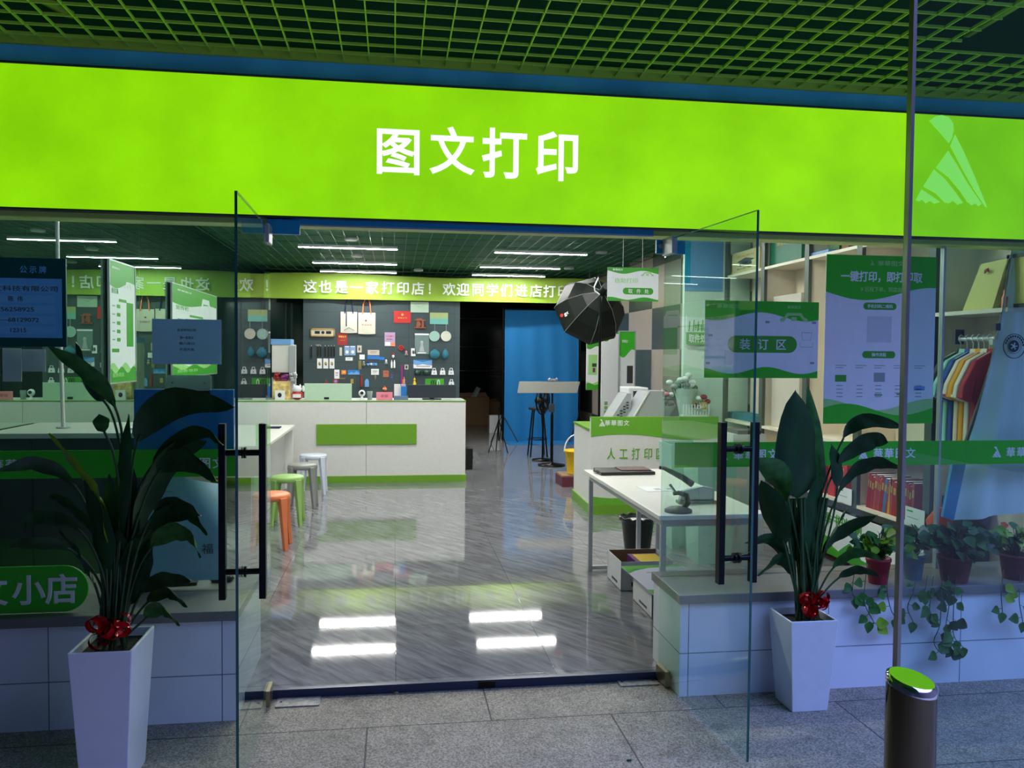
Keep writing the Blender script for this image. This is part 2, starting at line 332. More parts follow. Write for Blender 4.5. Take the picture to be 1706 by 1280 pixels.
# left partition: dark mirror-like glass
mir = bpy.data.materials.new('dark_mirror_glass'); mir.use_nodes = True; n, l = mir.node_tree.nodes, mir.node_tree.links; n.clear()
o_, g_, d_, x_ = n.new('ShaderNodeOutputMaterial'), n.new('ShaderNodeBsdfGlossy'), n.new('ShaderNodeBsdfDiffuse'), n.new('ShaderNodeMixShader')
g_.inputs['Roughness'].default_value = 0; g_.inputs['Color'].default_value = (.42, .56, .46, 1); d_.inputs['Color'].default_value = (.03, .07, .05, 1); x_.inputs[0].default_value = .72
l.new(d_.outputs[0], x_.inputs[1]); l.new(g_.outputs[0], x_.inputs[2]); l.new(x_.outputs[0], o_.inputs[0])
struct(MB().box(-2.42, -2.32, 4.1, 15.2, 0, 3.3, mir), 'wall_left')
# right wall: checkered stone tiles
checker.use_nodes = True; n, l = checker.node_tree.nodes, checker.node_tree.links; b = n['Principled BSDF']
tc, sp, cb_, ck = n.new('ShaderNodeTexCoord'), n.new('ShaderNodeSeparateXYZ'), n.new('ShaderNodeCombineXYZ'), n.new('ShaderNodeTexChecker')
ma, mb_, no = n.new('ShaderNodeMath'), n.new('ShaderNodeMath'), n.new('ShaderNodeTexNoise')
l.new(tc.outputs['Object'], sp.inputs[0])
for nd, sc, of, s_ in ((ma, 1/1.2, -11.6/1.2+20, 'Y'), (mb_, 1/.6, -1.7/.6+20, 'Z')):
    nd.operation = 'MULTIPLY_ADD'; nd.inputs[1].default_value = sc; nd.inputs[2].default_value = of; l.new(sp.outputs[s_], nd.inputs[0])
l.new(ma.outputs[0], cb_.inputs[0]); l.new(mb_.outputs[0], cb_.inputs[1]); cb_.inputs[2].default_value = .5
l.new(cb_.outputs[0], ck.inputs[0]); ck.inputs['Scale'].default_value = 1
ck.inputs['Color1'].default_value = (.035, .05, .045, 1); ck.inputs['Color2'].default_value = (.36, .31, .26, 1)
l.new(ck.outputs[0], b.inputs['Base Color']); b.inputs['Roughness'].default_value = .35
struct(MB().box(3.75, 3.85, 4.1, 22.5, 0, 3.3, checker), 'wall_right')
# inner ceiling: dark deck with a fine grid of strips
struct(MB().box(-2.4, 3.8, 4.12, 22.6, 3.12, 3.2, mat('dark_green_deck', (38, 104, 66), .8)), 'ceiling_inner')
m = MB(); x = -2.25
while x < 3.75: m.box(x-.005, x+.005, 4.14, 16.5, 3.04, 3.05, gstrip2); x += .15
y = 4.3
while y < 16.4: m.box(-2.3, 3.75, y-.004, y+.004, 3.04, 3.048, gstrip2); y += .6
struct(m, 'ceiling_inner_grid')

# ------------------------------------------------------------------ the lit sign
def lightbox_mat():
    m = bpy.data.materials.new('backlit_lime_film'); m.use_nodes = True; n, l = m.node_tree.nodes, m.node_tree.links; b = n['Principled BSDF']
    tc, nz, r = n.new('ShaderNodeTexCoord'), n.new('ShaderNodeTexNoise'), n.new('ShaderNodeValToRGB')
    nz.inputs['Scale'].default_value = 2.2; nz.inputs['Detail'].default_value = 3; l.new(tc.outputs['Object'], nz.inputs['Vector']); l.new(nz.outputs['Fac'], r.inputs[0])
    r.color_ramp.elements[0].position = .3; r.color_ramp.elements[1].position = .7
    r.color_ramp.elements[0].color = (.215, .60, .0, 1); r.color_ramp.elements[1].color = (.30, .80, .0, 1)
    l.new(r.outputs[0], b.inputs['Emission Color']); b.inputs['Emission Strength'].default_value = 1.0
    b.inputs['Base Color'].default_value = (.02, .05, .01, 1); b.inputs['Roughness'].default_value = .5
    return m
film = lightbox_mat(); lit = mat('backlit_white_letter', (255, 255, 255), .5, emit=1.0, var=0)
logom = mat('backlit_pale_green', (150, 236, 100), .5, emit=.95, var=0)
SY = 3.93
st, sb = aty(853, 152, SY).z, aty(853, 372, SY).z
sgn = thing('lightbox_sign', 'long glowing lime green shop sign over the entrance', 'sign', (.5, SY, sb))
MB().box(-6, 8, SY, 3.999, sb, st, film).build('face_panel', sgn)
m = MB(); m.box(-6, 8, SY-.006, 4.0, sb-.008, sb, dgrey); m.box(-6, 8, SY-.006, 4.0, st, st+.01, dgrey); m.build('frame', sgn)
for ch, (x0, y0, x1, y1) in zip('图文打印', ((628, 213, 699, 290), (716, 213, 791, 290), (803, 215, 878, 297), (893, 219, 963, 301))):
    c = aty((x0+x1)/2, (y0+y1)/2, SY); w = aty(x1, (y0+y1)/2, SY).x-aty(x0, (y0+y1)/2, SY).x; h = aty(x0, y0, SY).z-aty(x0, y1, SY).z
    MB().text(ch, c.x, c.z, h*.99, lit, FR(0, SY-.001, 0), w=w, bold=.022, ext=.004).build('letter', sgn)
c = aty(1587, 270, SY); m = MB(); logo(m, c.x, c.z, aty(1587, 193, SY).z-aty(1587, 347, SY).z, logom, FR(0, SY-.001, 0)); m.build('emblem', sgn)

# ------------------------------------------------------------------ windows
gl = glass('window_glass', (.84, .93, .89)); gr = glass('clear_window_glass', (.93, .97, .95)); gd = glass('door_glass', (.86, .95, .91), 1.5)
gp = glass('panel_glass', (.78, .89, .87), 1.4, .7); edge = mat('glass_edge_green', (14, 84, 74), .15, spec=.8)
wl_ = struct(MB().box(-5, aty(233, 500, 4.04).x-.002, 4.035, 4.045, .46, 2.206, gl), 'window_1')
struct(MB().box(aty(233, 500, 4.04).x+.002, -.60, 4.035, 4.045, .46, 2.206, gl), 'window_2')
xr = aty(1567, 600, 4.04).x
struct(MB().box(1.37, xr-.006, 4.035, 4.045, .46, 2.206, gr), 'window_3')
struct(MB().box(xr+.006, 6.9, 4.035, 4.045, .46, 2.206, gr), 'window_4')
struct(MB().box(xr-.006, xr+.006, 4.025, 4.055, .46, 2.206, silver), 'trim_6')
# doors: two glass leaves swung outwards
def door(name, hinge, tip, s, label):
    hx_, hy_ = hinge; d = Vector((tip[0]-hx_, tip[1]-hy_, 0)); L = d.length; a = math.atan2(d.y, d.x)
    T = Matrix.Translation((hx_, hy_, 0)) @ Matrix.Rotation(a, 4, 'Z')     # local x along the leaf
    ob = bpy.data.objects.new(name, None); col.objects.link(ob); ob.location = (hx_, hy_, 0); ob['_o'] = [hx_, hy_, 0]; ob['kind'] = 'structure'
    m = MB(T); t = .005; m.box(0, L, -t, t, -.02, 2.175, gd)
    m.build('glass_leaf', ob)
    m = MB(T); m.box(L, L+.0015, -t, t, -.02, 2.175, edge); m.box(0, L, -t, t, 2.175, 2.1765, edge); m.build('glass_edge', ob)
    h = L-.13 if s < 0 else L-.12
    hd = None; m = MB(T)
    for k in (-1, 1): m.box(h-.0175, h+.0175, k*.073-.0125, k*.073+.0125, .672, 1.335, blackm)
    for z in (.775, 1.225):
        m.tube([(h, -.075, z), (h, .075, z)], .012, blackm, 12)
    hd = m.build('pull_handle', ob, bevel=.0015)
    for z in (.775, 1.225):
        for k in (-1, 1): MB(T).tube([(h, k*.006, z), (h, k*.013, z)], .022, blackm, 16).build('washer', hd)
    m = MB(T); m.box(-.01, .11, -.014, .014, 2.10, 2.185, silver); m.build('top_clamp', ob, bevel=.003)
    m = MB(T); m.box(-.01, .11, -.014, .014, -.03, .045, mat('brass_clamp', (150, 140, 110), .3, .9)); m.build('bottom_clamp', ob, bevel=.003)
tl, tr = atz(393, 318, 2.176), atz(1263, 350, 2.176)
door('door_1', (-.575, 3.93), (tl.x, tl.y), -1, 'left')
door('door_2', (1.335, 3.93), (tr.x, tr.y), 1, 'right')
# narrow fixed glass returns and corner fittings beside the doors
m = MB()
for c in (aty(472, 376, 3.95), aty(1118, 410, 3.95)): m.cb((c.x, 3.96, c.z-.005), (.15, .02, .07), bluef)
struct(m, 'trim_7', .003)
m = MB(); c = aty(1113, 412, 3.93); m.cb((c.x+.005, 3.95, c.z), (.055, .05, .05), silver); m.ball((c.x-.03, 3.95, c.z+.01), .014, silver)
struct(m, 'trim_8', .003)
# floor-spring cover plates
pl = mat('scuffed_plate', (140, 140, 136), .5, .3, var=.35, scale=40)
for p, L_ in ((aty(500, 1170, 3.85), 'left'), (aty(1060, 1136, 3.85), 'right')):
    q = atz(497, 1171, -.04) if L_ == 'left' else atz(1062, 1137, -.04)
    m = MB(); m.box(q.x-.10, q.x+.10, q.y-.05, q.y+.05, -.04, -.034, pl)
    for sx in (-.08, .08): m.lathe([(.007, 0), (.007, .002)], steel, (q.x+sx, q.y, -.034), 10)
    tag(m.build('floor_spring_cover'), 'scuffed metal floor spring plate beside the %s door hinge' % L_, 'plate', 'floor spring plates at the threshold')
# free-standing glass panel in front with its steel edge, and the bollard
gx = aty(1506, 600, 2.0).x
t = thing('glass_partition', 'tall clear glass panel with a polished edge right of the planter', 'glass panel', (gx, 2.0, -.04))
MB().box(gx+.006, 4.6, 1.994, 2.006, -.04, 3.4, gp).build('glass_pane', t)
MB().box(gx-.004, gx+.006, 1.99, 2.01, -.04, 3.4, mat('dull_steel_edge', (120, 122, 120), .3, .9)).build('edge_strip', t)
bp_ = atz(1519, 1133, .93); t = thing('bollard', 'short polished steel bollard with a slanted oval cap', 'bollard', (bp_.x, bp_.y, -.04))
r = .0495; N = 40
def ring(z, r_, tilt): return [(bp_.x+r_*math.cos(2*PI*i/N), bp_.y+r_*math.sin(2*PI*i/N), z-tilt*math.cos(2*PI*i/N)*r_+tilt*1.25*math.sin(2*PI*i/N)*r_) for i in range(N)]
vs = ring(-.04, r, 0)+ring(.918, r, .13); fs = [(i, (i+1) % N, N+(i+1) % N, N+i) for i in range(N)]
MB().add(vs, fs, mat('dark_polished_steel', (88, 84, 66), .07, 1), True).build('post', t)
vs = ring(.916, r+.001, .13)+ring(.93, r, .13)+ring(.934, r-.006, .13)
MB().add(vs, [(k*N+i, k*N+(i+1) % N, (k+1)*N+(i+1) % N, (k+1)*N+i) for k in (0, 1) for i in range(N)], chrome, True).add(ring(.934, r-.006, .13), [tuple(range(N))], mat('polished_cap', (225, 226, 222), .06, 1, var=.01)).build('cap', t)
MB().lathe([(r+.02, -.04), (r+.02, -.03), (r, -.028)], steel, (bp_.x, bp_.y, 0)).build('base_ring', t)

# ------------------------------------------------------------------ ceiling lights
lampm = mat('led_tube', (255, 255, 250), .5, emit=LED, var=0)
def lamp(x0, y, label):
    t = thing('ceiling_light', label, 'ceiling light', (x0+.63, y, 2.965), 'long white ceiling lights inside the shop')
    MB().box(x0+.004, x0+1.256, y-.024, y+.024, 2.962, 2.966, lampm).build('diffuser', t)
    m = MB(); m.box(x0, x0+1.26, y-.03, y+.03, 2.966, 3.0, silver); m.box(x0, x0+.004, y-.03, y+.03, 2.96, 2.966, silver); m.box(x0+1.256, x0+1.26, y-.03, y+.03, 2.96, 2.966, silver); m.build('housing', t)
    for k in (.2, 1.06): MB().tube([(x0+k, y, 3.0), (x0+k, y, 3.12)], .002, steel, 4).build('hanging_wire', t)
rows = ('back', 'second from back', 'third from back', 'fourth from back', 'fifth from back', 'nearest the glass front')
for i, y in enumerate((13.95, 12.65, 10.82, 9.0, 7.2, 5.4)):
    lamp(-1.22, y, 'slim white tube light in the left row of the ceiling, %s' % rows[i])
    lamp(1.32, y+.03, 'slim white tube light in the right row of the ceiling, %s' % rows[i])
# small ceiling spots
for i, (px, py, w) in enumerate(((585, 397, 'in front of the left row'), (595, 425, 'between the first two left tubes'), (1002, 419, 'beyond the right end of the right row'), (948, 446, 'right of the middle right tube'), (697, 449, 'between the two rows'))):
    p = atz(px, py, 3.02); m = MB(); m.lathe([(.07, 0), (.08, .01), (.08, .03), (.05, .05)], silver, (p.x, p.y, 2.99), 20)
    tag(m.build('smoke_detector'), 'small round ceiling disc %s' % w, 'ceiling disc', 'small discs on the shop ceiling')

# ------------------------------------------------------------------ the banner across the back
BY = 14.5
t = thing('banner', 'long lime green banner with white lettering hanging across the back', 'banner', (.5, BY, 2.54))
vs, fs = [], []; nx = 48; xa, xb = aty(440, 470, BY).x, aty(1015, 480, BY).x
for i in range(nx+1):
    u = i/nx; x = xa+(xb-xa)*u; dy = .02*math.sin(u*17)+.012*math.sin(u*41); sag = .02*math.sin(u*9)
    for z in (2.545, 2.76, 2.975+sag): vs.append((x, BY+dy, z))
    for z in (2.545, 2.76, 2.975+sag): vs.append((x, BY+dy+.004, z))
for i in range(nx):
    a, b = i*6, (i+1)*6
    for k in (0, 1): fs += [(a+k, b+k, b+k+1, a+k+1), (a+3+k, a+4+k, b+4+k, b+3+k)]
bc = MB().add(vs, fs, lime, True).build('cloth', t)
m = MB()
for s_, cs in (('这也是一家打印店！', (517, 542, 569, 594, 620, 646, 671, 696, 716)), ('欢迎同学们进店打印', (748, 771, 796, 820, 843, 868, 892, 915, 938))):
    for ch, px in zip(s_, cs):
        c = aty(px, 480, BY); m.text(ch, c.x, 2.755, .215, printwhite, FR(0, BY-.035, 0), bold=.022, ext=.003)
m.build('lettering', bc)
# ================================================================== POSTERS AND SIGNS ON THE GLASS FRONT
GY = 4.028
def rect(px0, py0, px1, py1, Y):
    a, b = aty(px0, (py0+py1)/2, Y), aty(px1, (py0+py1)/2, Y); c, d = aty((px0+px1)/2, py0, Y), aty((px0+px1)/2, py1, Y)
    return a.x, b.x, d.z, c.z
def panel(T, w, h, top=None, bot=None, base=None, g=None, th=.004):
    m = MB(T); m.box(0, w, 0, h, -th, 0, base or paper); g = g or green
    if top: m.prism([(w, h), (0, h)]+wave(w, h-top[0]*h, top[1]*h, *top[2:]), .001, g)
    if bot:
        if len(bot) > 4: m.prism([(w, 0), (0, 0)]+wave(w, (bot[0]+.03)*h, bot[1]*h, bot[2]+1.4, bot[3]), .0008, ltgreen)
        m.prism([(w, 0), (0, 0)]+wave(w, bot[0]*h, bot[1]*h, *bot[2:4]), .001, g)
    return m
# big poster, right
x0, x1, z0, z1 = rect(1374, 426, 1557, 706, GY); w, h = x1-x0, z1-z0
m = panel(FR(x0, GY, z0), w, h, (.225, .04, PI*.95, .8), (.085, .035, .3, 1.0, 1), g=dkgreen)
logo(m, w*.41, h*.955, h*.03, ltgreen, None, .001); m.text('華華图文', w*.58, h*.955, h*.03, ltgreen, z=.001, w=w*.24)
m.text('一键打印，即打即取', w*.5, h*.875, h*.06, printwhite, z=.001, w=w*.74, bold=.03)
m.text('¥ 远程下单，到店自取', w*.52, h*.80, h*.028, ltgreen, z=.001, w=w*.42)
for u, v, s_ in ((.49, .70, '手机扫码二维码'), (.49, .412, '操作流程')):
    m.rrect(w*(u-.15), w*(u+.15), h*(v-.021), h*(v+.021), h*.02, .001, green); m.text(s_, w*u, h*v, h*.022, printwhite, z=.001, w=w*(.23 if len(s_) > 5 else .13))
m.rrect(w*.38, w*.60, h*.485, h*.64, .004, .001, mat('pale_square', (205, 210, 214), .5)) 
for k, u in enumerate((.15, .33, .50, .68, .87)):
    for j in range(2): m.box(w*(u-.05), w*(u+.05-.03*j), h*(.345-j*.014), h*(.349-j*.014), 0, .001, lightink)
    if k in (0, 2, 4): m.box(w*(u-.05), w*(u+.05), h*(.25 if k < 4 else .2), h*(.29 if k != 2 else .305) if k < 4 else h*.225, 0, .001, (green, None, lightink, None, skyb)[k])
    for j in range(4): m.box(w*(u-.035), w*(u+.02), h*(.225-j*.022), h*(.23-j*.022), 0, .001, lightink)
m.box(w*.46, w*.53, h*.168, h*.176, 0, .001, green); m.box(w*.66, w*.73, h*.172, h*.18, 0, .001, green)
tag(m.build('poster'), 'tall white and green poster about instant printing on the right window', 'poster')
# binding-area sign
x0, x1, z0, z1 = rect(1174, 502, 1363, 630, GY-.01); w, h = x1-x0, z1-z0
sg = thing('window_sign', 'white and green sign for the binding area, left of the tall poster', 'sign', (x0+w/2, GY, z0))
m = panel(FR(x0, GY-.01, z0), w, h, (.2, .055, .9+PI, 1.25), (.1, .045, 2.4, 1.6), g=dkgreen)
m.text('華華图文', w*.2, h*.93, h*.055, ltgreen, z=.001, w=w*.2); m.text('華華图文', w*.78, h*.93, h*.04, ltgreen, z=.001, w=w*.12)
car_icon(m, w*.78, h*.80, w*.24, ltgreen, None, .001)
m.rrect(w*.2, w*.81, h*.33, h*.55, h*.108, .001, green); m.text('装', w*.35, h*.44, h*.14, paper, z=.001); m.text('订', w*.51, h*.44, h*.14, paper, z=.001); m.text('区', w*.67, h*.44, h*.14, paper, z=.001)
for u, v in ((.545, .73), (.96, .73), (.05, .55), (.03, .19), (.95, .2)): m.box(w*(u-.018), w*(u+.018), h*(v-.015), h*(v+.015), 0, .001, lightink)
m.box(w*.175, w*.245, h*.17, h*.36, 0, .001, mat('pale_sticker', (190, 205, 215), .5))
g_ = ink
m.tube([(w*.85, h*.6, 0), (w*.86, h*.5, 0), (w*.93, h*.5, 0), (w*.945, h*.6, 0), (w*.85, h*.6, 0)], .001, green, 4); m.tube([(w*.84, h*.47, 0), (w*.84, h*.41, 0), (w*.955, h*.41, 0), (w*.955, h*.47, 0)], .001, green, 4)
m.build('sign_board', sg)
for u in (.05, .94):
    MB(FR(x0, GY-.01, z0)).lathe([(.006, 0), (.006, .005), (.004, .007)], chrome, (w*u, h*.91, 0), 12).build('screw', sg)
# green bands with shop name
def band(name, label, xa, xb, za, zb, units):
    m = MB(); m.box(xa, xb, GY-.002, GY+.002, za, zb, dkgreen)
    for ux, part in units:
        hh = (zb-za)*.42; zc = (za+zb)/2
        if part in ('logo', 'all'): logo(m, ux, zc, hh*1.15, printwhite, FR(0, GY-.002, 0))
        if part in ('all', 'text'):
            for k, ch in enumerate('華華图文'): m.text(ch, ux+.085+k*.063, zc, hh*.95, printwhite, FR(0, GY-.002, 0), bold=.02)
    return tag(m.build(name), label, 'window strip')
x0, x1, z0, z1 = rect(1124, 737, 1706, 787, GY); z0, z1 = aty(1500, 775, GY).z, aty(1500, 735, GY).z
u1 = aty(1438, 757, GY).x; per = aty(1660, 757, GY).x-u1
band('window_strip', 'green adhesive band with white shop name across the right window', aty(1124, 760, GY).x, 5.2, z0, z1, [(u1, 'all'), (u1+per, 'all'), (u1-per, 'all'), (u1+2*per, 'all')])
z0, z1 = aty(200, 796, GY).z, aty(200, 750, GY).z; u0 = aty(-38, 772, GY).x
band('window_strip', 'green adhesive band with white shop name across the left window', -3.4, -.62, z0, z1, [(u0, 'all'), (u0+per, 'all')])
# notice board, left
x0, x1, z0, z1 = rect(-160, 428, 110, 577, GY-.03); w, h = x1-x0, z1-z0
m = MB(FR(x0, GY-.03, z0)); bb = mat('notice_blue', (112, 196, 250), .5, spec=.2); bd = mat('notice_dark_teal', (12, 84, 78), .35, spec=.3)
m.box(0, w, 0, h, -.012, 0, bd); m.box(w*.02, w*.975, h*.1, h*.77, 0, .002, bb)
m.text('公 示 牌', w*.795, h*.87, h*.08, bb, z=.001, w=w*.165, bold=.02)
for k, (s_, u, ww) in enumerate((('合肥印图文科技有限公司', .63, .64), ('陈  伟', .685, .09), ('18656258925', .66, .28), ('0551—68129072', .66, .34), ('12315', .70, .10))):
    v = .655-k*.117; m.box(w*.04, w*.93, h*(v-.042), h*(v+.042), .002, .003, mat('notice_row', (128, 206, 252), .5, spec=.2)); m.text(s_, w*u, h*v, h*.062, ink, z=.003, w=w*ww, bold=.015)
tag(m.build('notice_board'), 'blue and dark teal notice board with contact lines, top left window', 'notice board')
# small A4 notice
x0, x1, z0, z1 = rect(253, 532, 368, 607, GY-.01); w, h = x1-x0, z1-z0
m = MB(FR(x0, GY-.006, z0)); m.box(0, w, 0, h, -.002, 0, mat('pale_blue_paper', (186, 234, 250), .5, spec=.2)); 
for k, (s_, ww) in enumerate((('营业时间公告', .28), ('周一至周五', .2), ('周六周日', .22), ('欢迎光临', .22))): m.text(s_, w*.5, h*(.76-k*.13-(.04 if k else 0)), h*.06, ink, z=.001, w=w*ww, bold=0)
tag(m.build('paper_notice'), 'plain pale blue paper notice taped to the left window', 'notice')
# two white sheets
for (a, b, c, d, l_) in ((4, 580, 36, 636, 'taller white sheet hanging below the notice board'), (37, 582, 76, 619, 'squarer white sheet hanging below the notice board corner')):
    x0, x1, z0, z1 = rect(a, b, c, d, 4.06); m = MB(FR(x0, 4.06, z0)); w, h = x1-x0, z1-z0; m.box(0, w, 0, h, -.0015, 0, paper)
    for k in range(5): m.box(w*.15, w*(.5+.08*(k % 3)), h*(.9-k*.07), h*(.905-k*.07), 0, .0005, lightink)
    tag(m.build('paper_sheet'), l_, 'paper', 'white sheets on the left window')
# pill-shaped name sign on left low glass
x0, x1, z0, z1 = rect(-330, 948, 147, 1026, 3.76); w, h = x1-x0, z1-z0
m = MB(FR(x0, 3.76, z0)); m.rrect(0, w, 0, h, h*.49, .012, dkgreen, z=-.01, n=10)
for ch, px in zip('華華图文小店', (-250, -180, -110, -15, 48, 102)):
    c = aty(px, 986, 3.76); m.text(ch, c.x-x0, h*.5, h*.62, printwhite, bold=.03)
tag(m.build('name_sign'), 'rounded green sign with white lettering standing on the left stone sill', 'sign')
# blue board in a clear bracket behind the left glass
x0, x1, z0, z1 = rect(223, 649, 389, 752, 4.12); w, h = x1-x0, z1-z0
t = thing('blue_board', 'plain blue board clipped to a clear bracket behind the left window', 'board', (x0+w/2, 4.12, z0))
MB().box(x0, x1, 4.12, 4.15, z0, z1, blue).build('board', t, bevel=.003)
a = rect(277, 625, 352, 651, 4.10); MB(FR(a[0], 4.10, a[2])).rrect(0, a[1]-a[0], 0, a[3]-a[2], .012, .006, mat('frosted_acrylic', (170, 190, 178), .3, alpha=.8)).build('bracket', t)
for px in (287, 340):
    p = aty(px, 638, 4.09); MB(FR(p.x, 4.094, p.z)).lathe([(.006, 0), (.006, .004), (.003, .006)], chrome, (0, 0, 0), 10).build('screw', t)
    q = aty(px, 653, 4.1); MB().box(q.x-.026, q.x+.026, 4.1, 4.118, q.z-.012, q.z+.014, black).build('clip', t)
# curled map poster low behind left glass
P = []
x0, x1, z0, z1 = rect(246, 792, 372, 966, 4.12); w, h = x1-x0, z1-z0
vs, fs = [], []; n_ = 14
for i in range(n_+1):
    for j in range(n_+1):
        u, v = i/n_, j/n_; c = max(0, u+v-1.35); vs.append((x0+w*u-c*.05, 4.12+.10*(v-.5)*.4+c*c*.35, z0+h*v-c*.11))
fs = [(i*(n_+1)+j, (i+1)*(n_+1)+j, (i+1)*(n_+1)+j+1, i*(n_+1)+j+1) for i in range(n_) for j in range(n_)]
m = MB(); pb = mat('pale_map_blue', (150, 190, 214), .4); m.add(vs, fs, pb, True); m.add([(a, b+.002, c) for a, b, c in vs], [f[::-1] for f in fs], pb, True)
T = FR(x0, 4.10, z0); m.text('此', w*.45, h*.66, h*.12, ink, T, bold=-.01, ext=.001); m.text('福', w*.8, h*.3, h*.1, ink, T, bold=-.01, ext=.001)
for k in range(6): m.box(w*.12, w*(.25+.1*(k % 3)), h*(.9-.05*k), h*(.903-.05*k), 0, .0005, ink, T)
m.text('欢迎光临', w*.3, h*.42, h*.03, red, T, ext=.001)
tag(m.build('map_poster'), 'pale blue calligraphy poster with a curling corner, low in the left window', 'poster')

# ================================================================== HANGING SIGN, WALL POSTERS
x0, x1, z0, z1 = rect(1012, 446, 1097, 502, 7.0); w, h = x1-x0, z1-z0
t = thing('hanging_sign', 'white and green self-service printing sign hanging on two cords', 'sign', (x0+w/2, 7.0, z0))
m = panel(FR(x0, 7.0, z0), w, h, (.14, .05, 2.2, 1.3), (.08, .04, 1, 1.5), th=.006)
m.text('華華图文', w*.2, h*.93, h*.06, paper, z=.001, w=w*.2); car_icon(m, w*.78, h*.82, w*.24, ltgreen, None, .001)
m.text('自助打印', w*.37, h*.61, h*.14, ltgreen, z=.001, w=w*.44); m.rrect(w*.3, w*.9, h*.2, h*.4, h*.1, .001, green)
for k, ch in enumerate('取件处'): m.text(ch, w*(.45+.16*k), h*.3, h*.13, paper, z=.001)
m.build('sign_board', t)
for u in (.3, .68): MB().tube([(x0+w*u, 7.003, z1), (x0+w*u, 7.003, 3.05)], .0022, silver, 5).build('cord', t)
def wallposter(y0, y1, z0, z1, label, text_):
    t = thing('wall_poster', label, 'poster', (-2.29, (y0+y1)/2, z0), 'tall green and white posters on the left partition')
    w, h = y1-y0, z1-z0; T = FX(-2.292, y0, z0)
    m = panel(T, w, h, (.18, .035, PI+.4, .8), None, th=.01)
    for k, (c_, o_) in enumerate(((ltgreen, .135), (green, .1))):
        m.prism([(w, 0), (0, 0)]+[(w*i/12, h*(o_+.03*math.sin(i*1.1+k*2))) for i in range(13)], .001+.001*k, c_)
    m.text('華華图文', w*.25, h*.95, h*.018, paper, z=.001, w=w*.3); car_icon(m, w*.72, h*.83, w*.3, paper, None, .001)
    m.text(text_, w*.2, h*.76, h*.045, green, z=.001, w=w*.26)
    m.rrect(w*.35, w*.65, h*.675, h*.70, .01, .001, green); m.box(w*.65, w*.92, h*.3, h*.68, 0, .001, green)
    for k in range(5): m.rrect(w*.27, w*.4, h*(.62-k*.07), h*(.65-k*.07), .008, .001, green); m.box(w*.1, w*.2, h*(.63-k*.07), h*(.64-k*.07), 0, .001, lightink)
    m.box(w*.08, w*.35, h*.25, h*.28, 0, .001, green); m.text('服务项目', w*.3, h*.06, h*.035, ltgreen, z=.002, w=w*.42)
    m.build('print_panel', t)
    m = MB(T)
    for a in ((-.012, 0, -.012, h+.012), (w, w+.012, -.012, h+.012), (0, w, -.012, 0), (0, w, h, h+.012)): m.box(a[0], a[1], a[2], a[3], -.012, .006, silver)
    m.build('frame', t)
wallposter(7.06, 7.72, 1.345, 2.345, 'tall price list poster on the left partition nearest the window', '价目表')
p = rect(287, 475, 362, 625, 8.9)
wallposter(8.95, 11.1, 1.335, 2.32, 'wide green and white poster further back on the left partition', '宣传栏')

# ================================================================== RECEPTION COUNTER
cy = atz(775, 802, 0).y; cx1 = atz(775, 802, 0).x; cz = aty(770, 668, cy).z
t = thing('reception_counter', 'long white reception counter with green top edge and plinth', 'counter', (-.6, cy, 0))
xm = aty(610, 740, cy).x
m = MB(); m.box(-2.3, xm-.002, cy, cy+.62, 0.0, cz-.012, white); m.box(xm+.002, cx1, cy, cy+.62, 0, cz-.012, white); m.build('body', t, bevel=.003)
MB().box(-2.3, cx1+.006, cy-.006, cy+.63, cz-.012, cz, edgegreen).build('top_edge', t)
MB().box(-2.3, cx1-.01, cy+.02, cy+.6, cz-.0, cz+.003, mat('counter_top_white', (200, 204, 198), .3)).build('worktop', t)
MB().box(-2.3, cx1+.012, cy-.012, cy+.63, 0, .085, edgegreen).build('plinth', t)
a = rect(527, 707, 694, 741, cy-.02); MB().box(a[0], a[1], cy-.02, cy, a[2], a[3], edgegreen).build('name_plate', t, bevel=.002)
def on_counter(px, py=668): return aty(px, py, cy+.12).x
CZ = cz+.003
def px_m(n, Y): return n*Y/FPX*1.0
u = px_m(1, cy+.1)
# items on the counter
def cbox(name, label, cat, p0, p1, h, d, m_, dy=.06, bevel=.002, extra=None, group=None):
    xa, xb = aty(p0, 660, cy+dy).x, aty(p1, 660, cy+dy).x; mm = MB(); mm.box(xa, xb, cy+dy, cy+dy+d, CZ, CZ+h*u, m_)
    if extra: extra(mm, xa, xb, CZ)
    return tag(mm.build(name, bevel=bevel), label, cat, group)
x0, x1 = aty(507, 655, cy+.1).x, aty(586, 655, cy+.1).x
t = thing('desk_screen', 'wide pale mint desk divider standing on the counter', 'divider', ((x0+x1)/2, cy+.1, CZ)); MB().box(x0, x1, cy+.1, cy+.12, CZ, CZ+27*u, mint).build('panel', t, bevel=.003)
MB().box(x0+.24*(1), x0+.30, cy+.09, cy+.1, CZ+.01, CZ+.035, black).build('latch', t); 
x0, x1 = aty(679, 655, cy+.2).x, aty(760, 655, cy+.2).x
t = thing('monitor', 'wide black computer monitor at the right end of the counter', 'monitor', ((x0+x1)/2, cy+.2, CZ)); MB().box(x0, x1, cy+.2, cy+.23, CZ+.02, CZ+25*u, mat('monitor_back', (40, 48, 58), .5)).build('housing', t, bevel=.004)
m = MB(); m.box((x0+x1)/2-.03, (x0+x1)/2+.03, cy+.23, cy+.26, CZ, CZ+.12, black); m.box((x0+x1)/2-.12, (x0+x1)/2+.12, cy+.17, cy+.33, CZ, CZ+.012, black); m.build('stand', t)
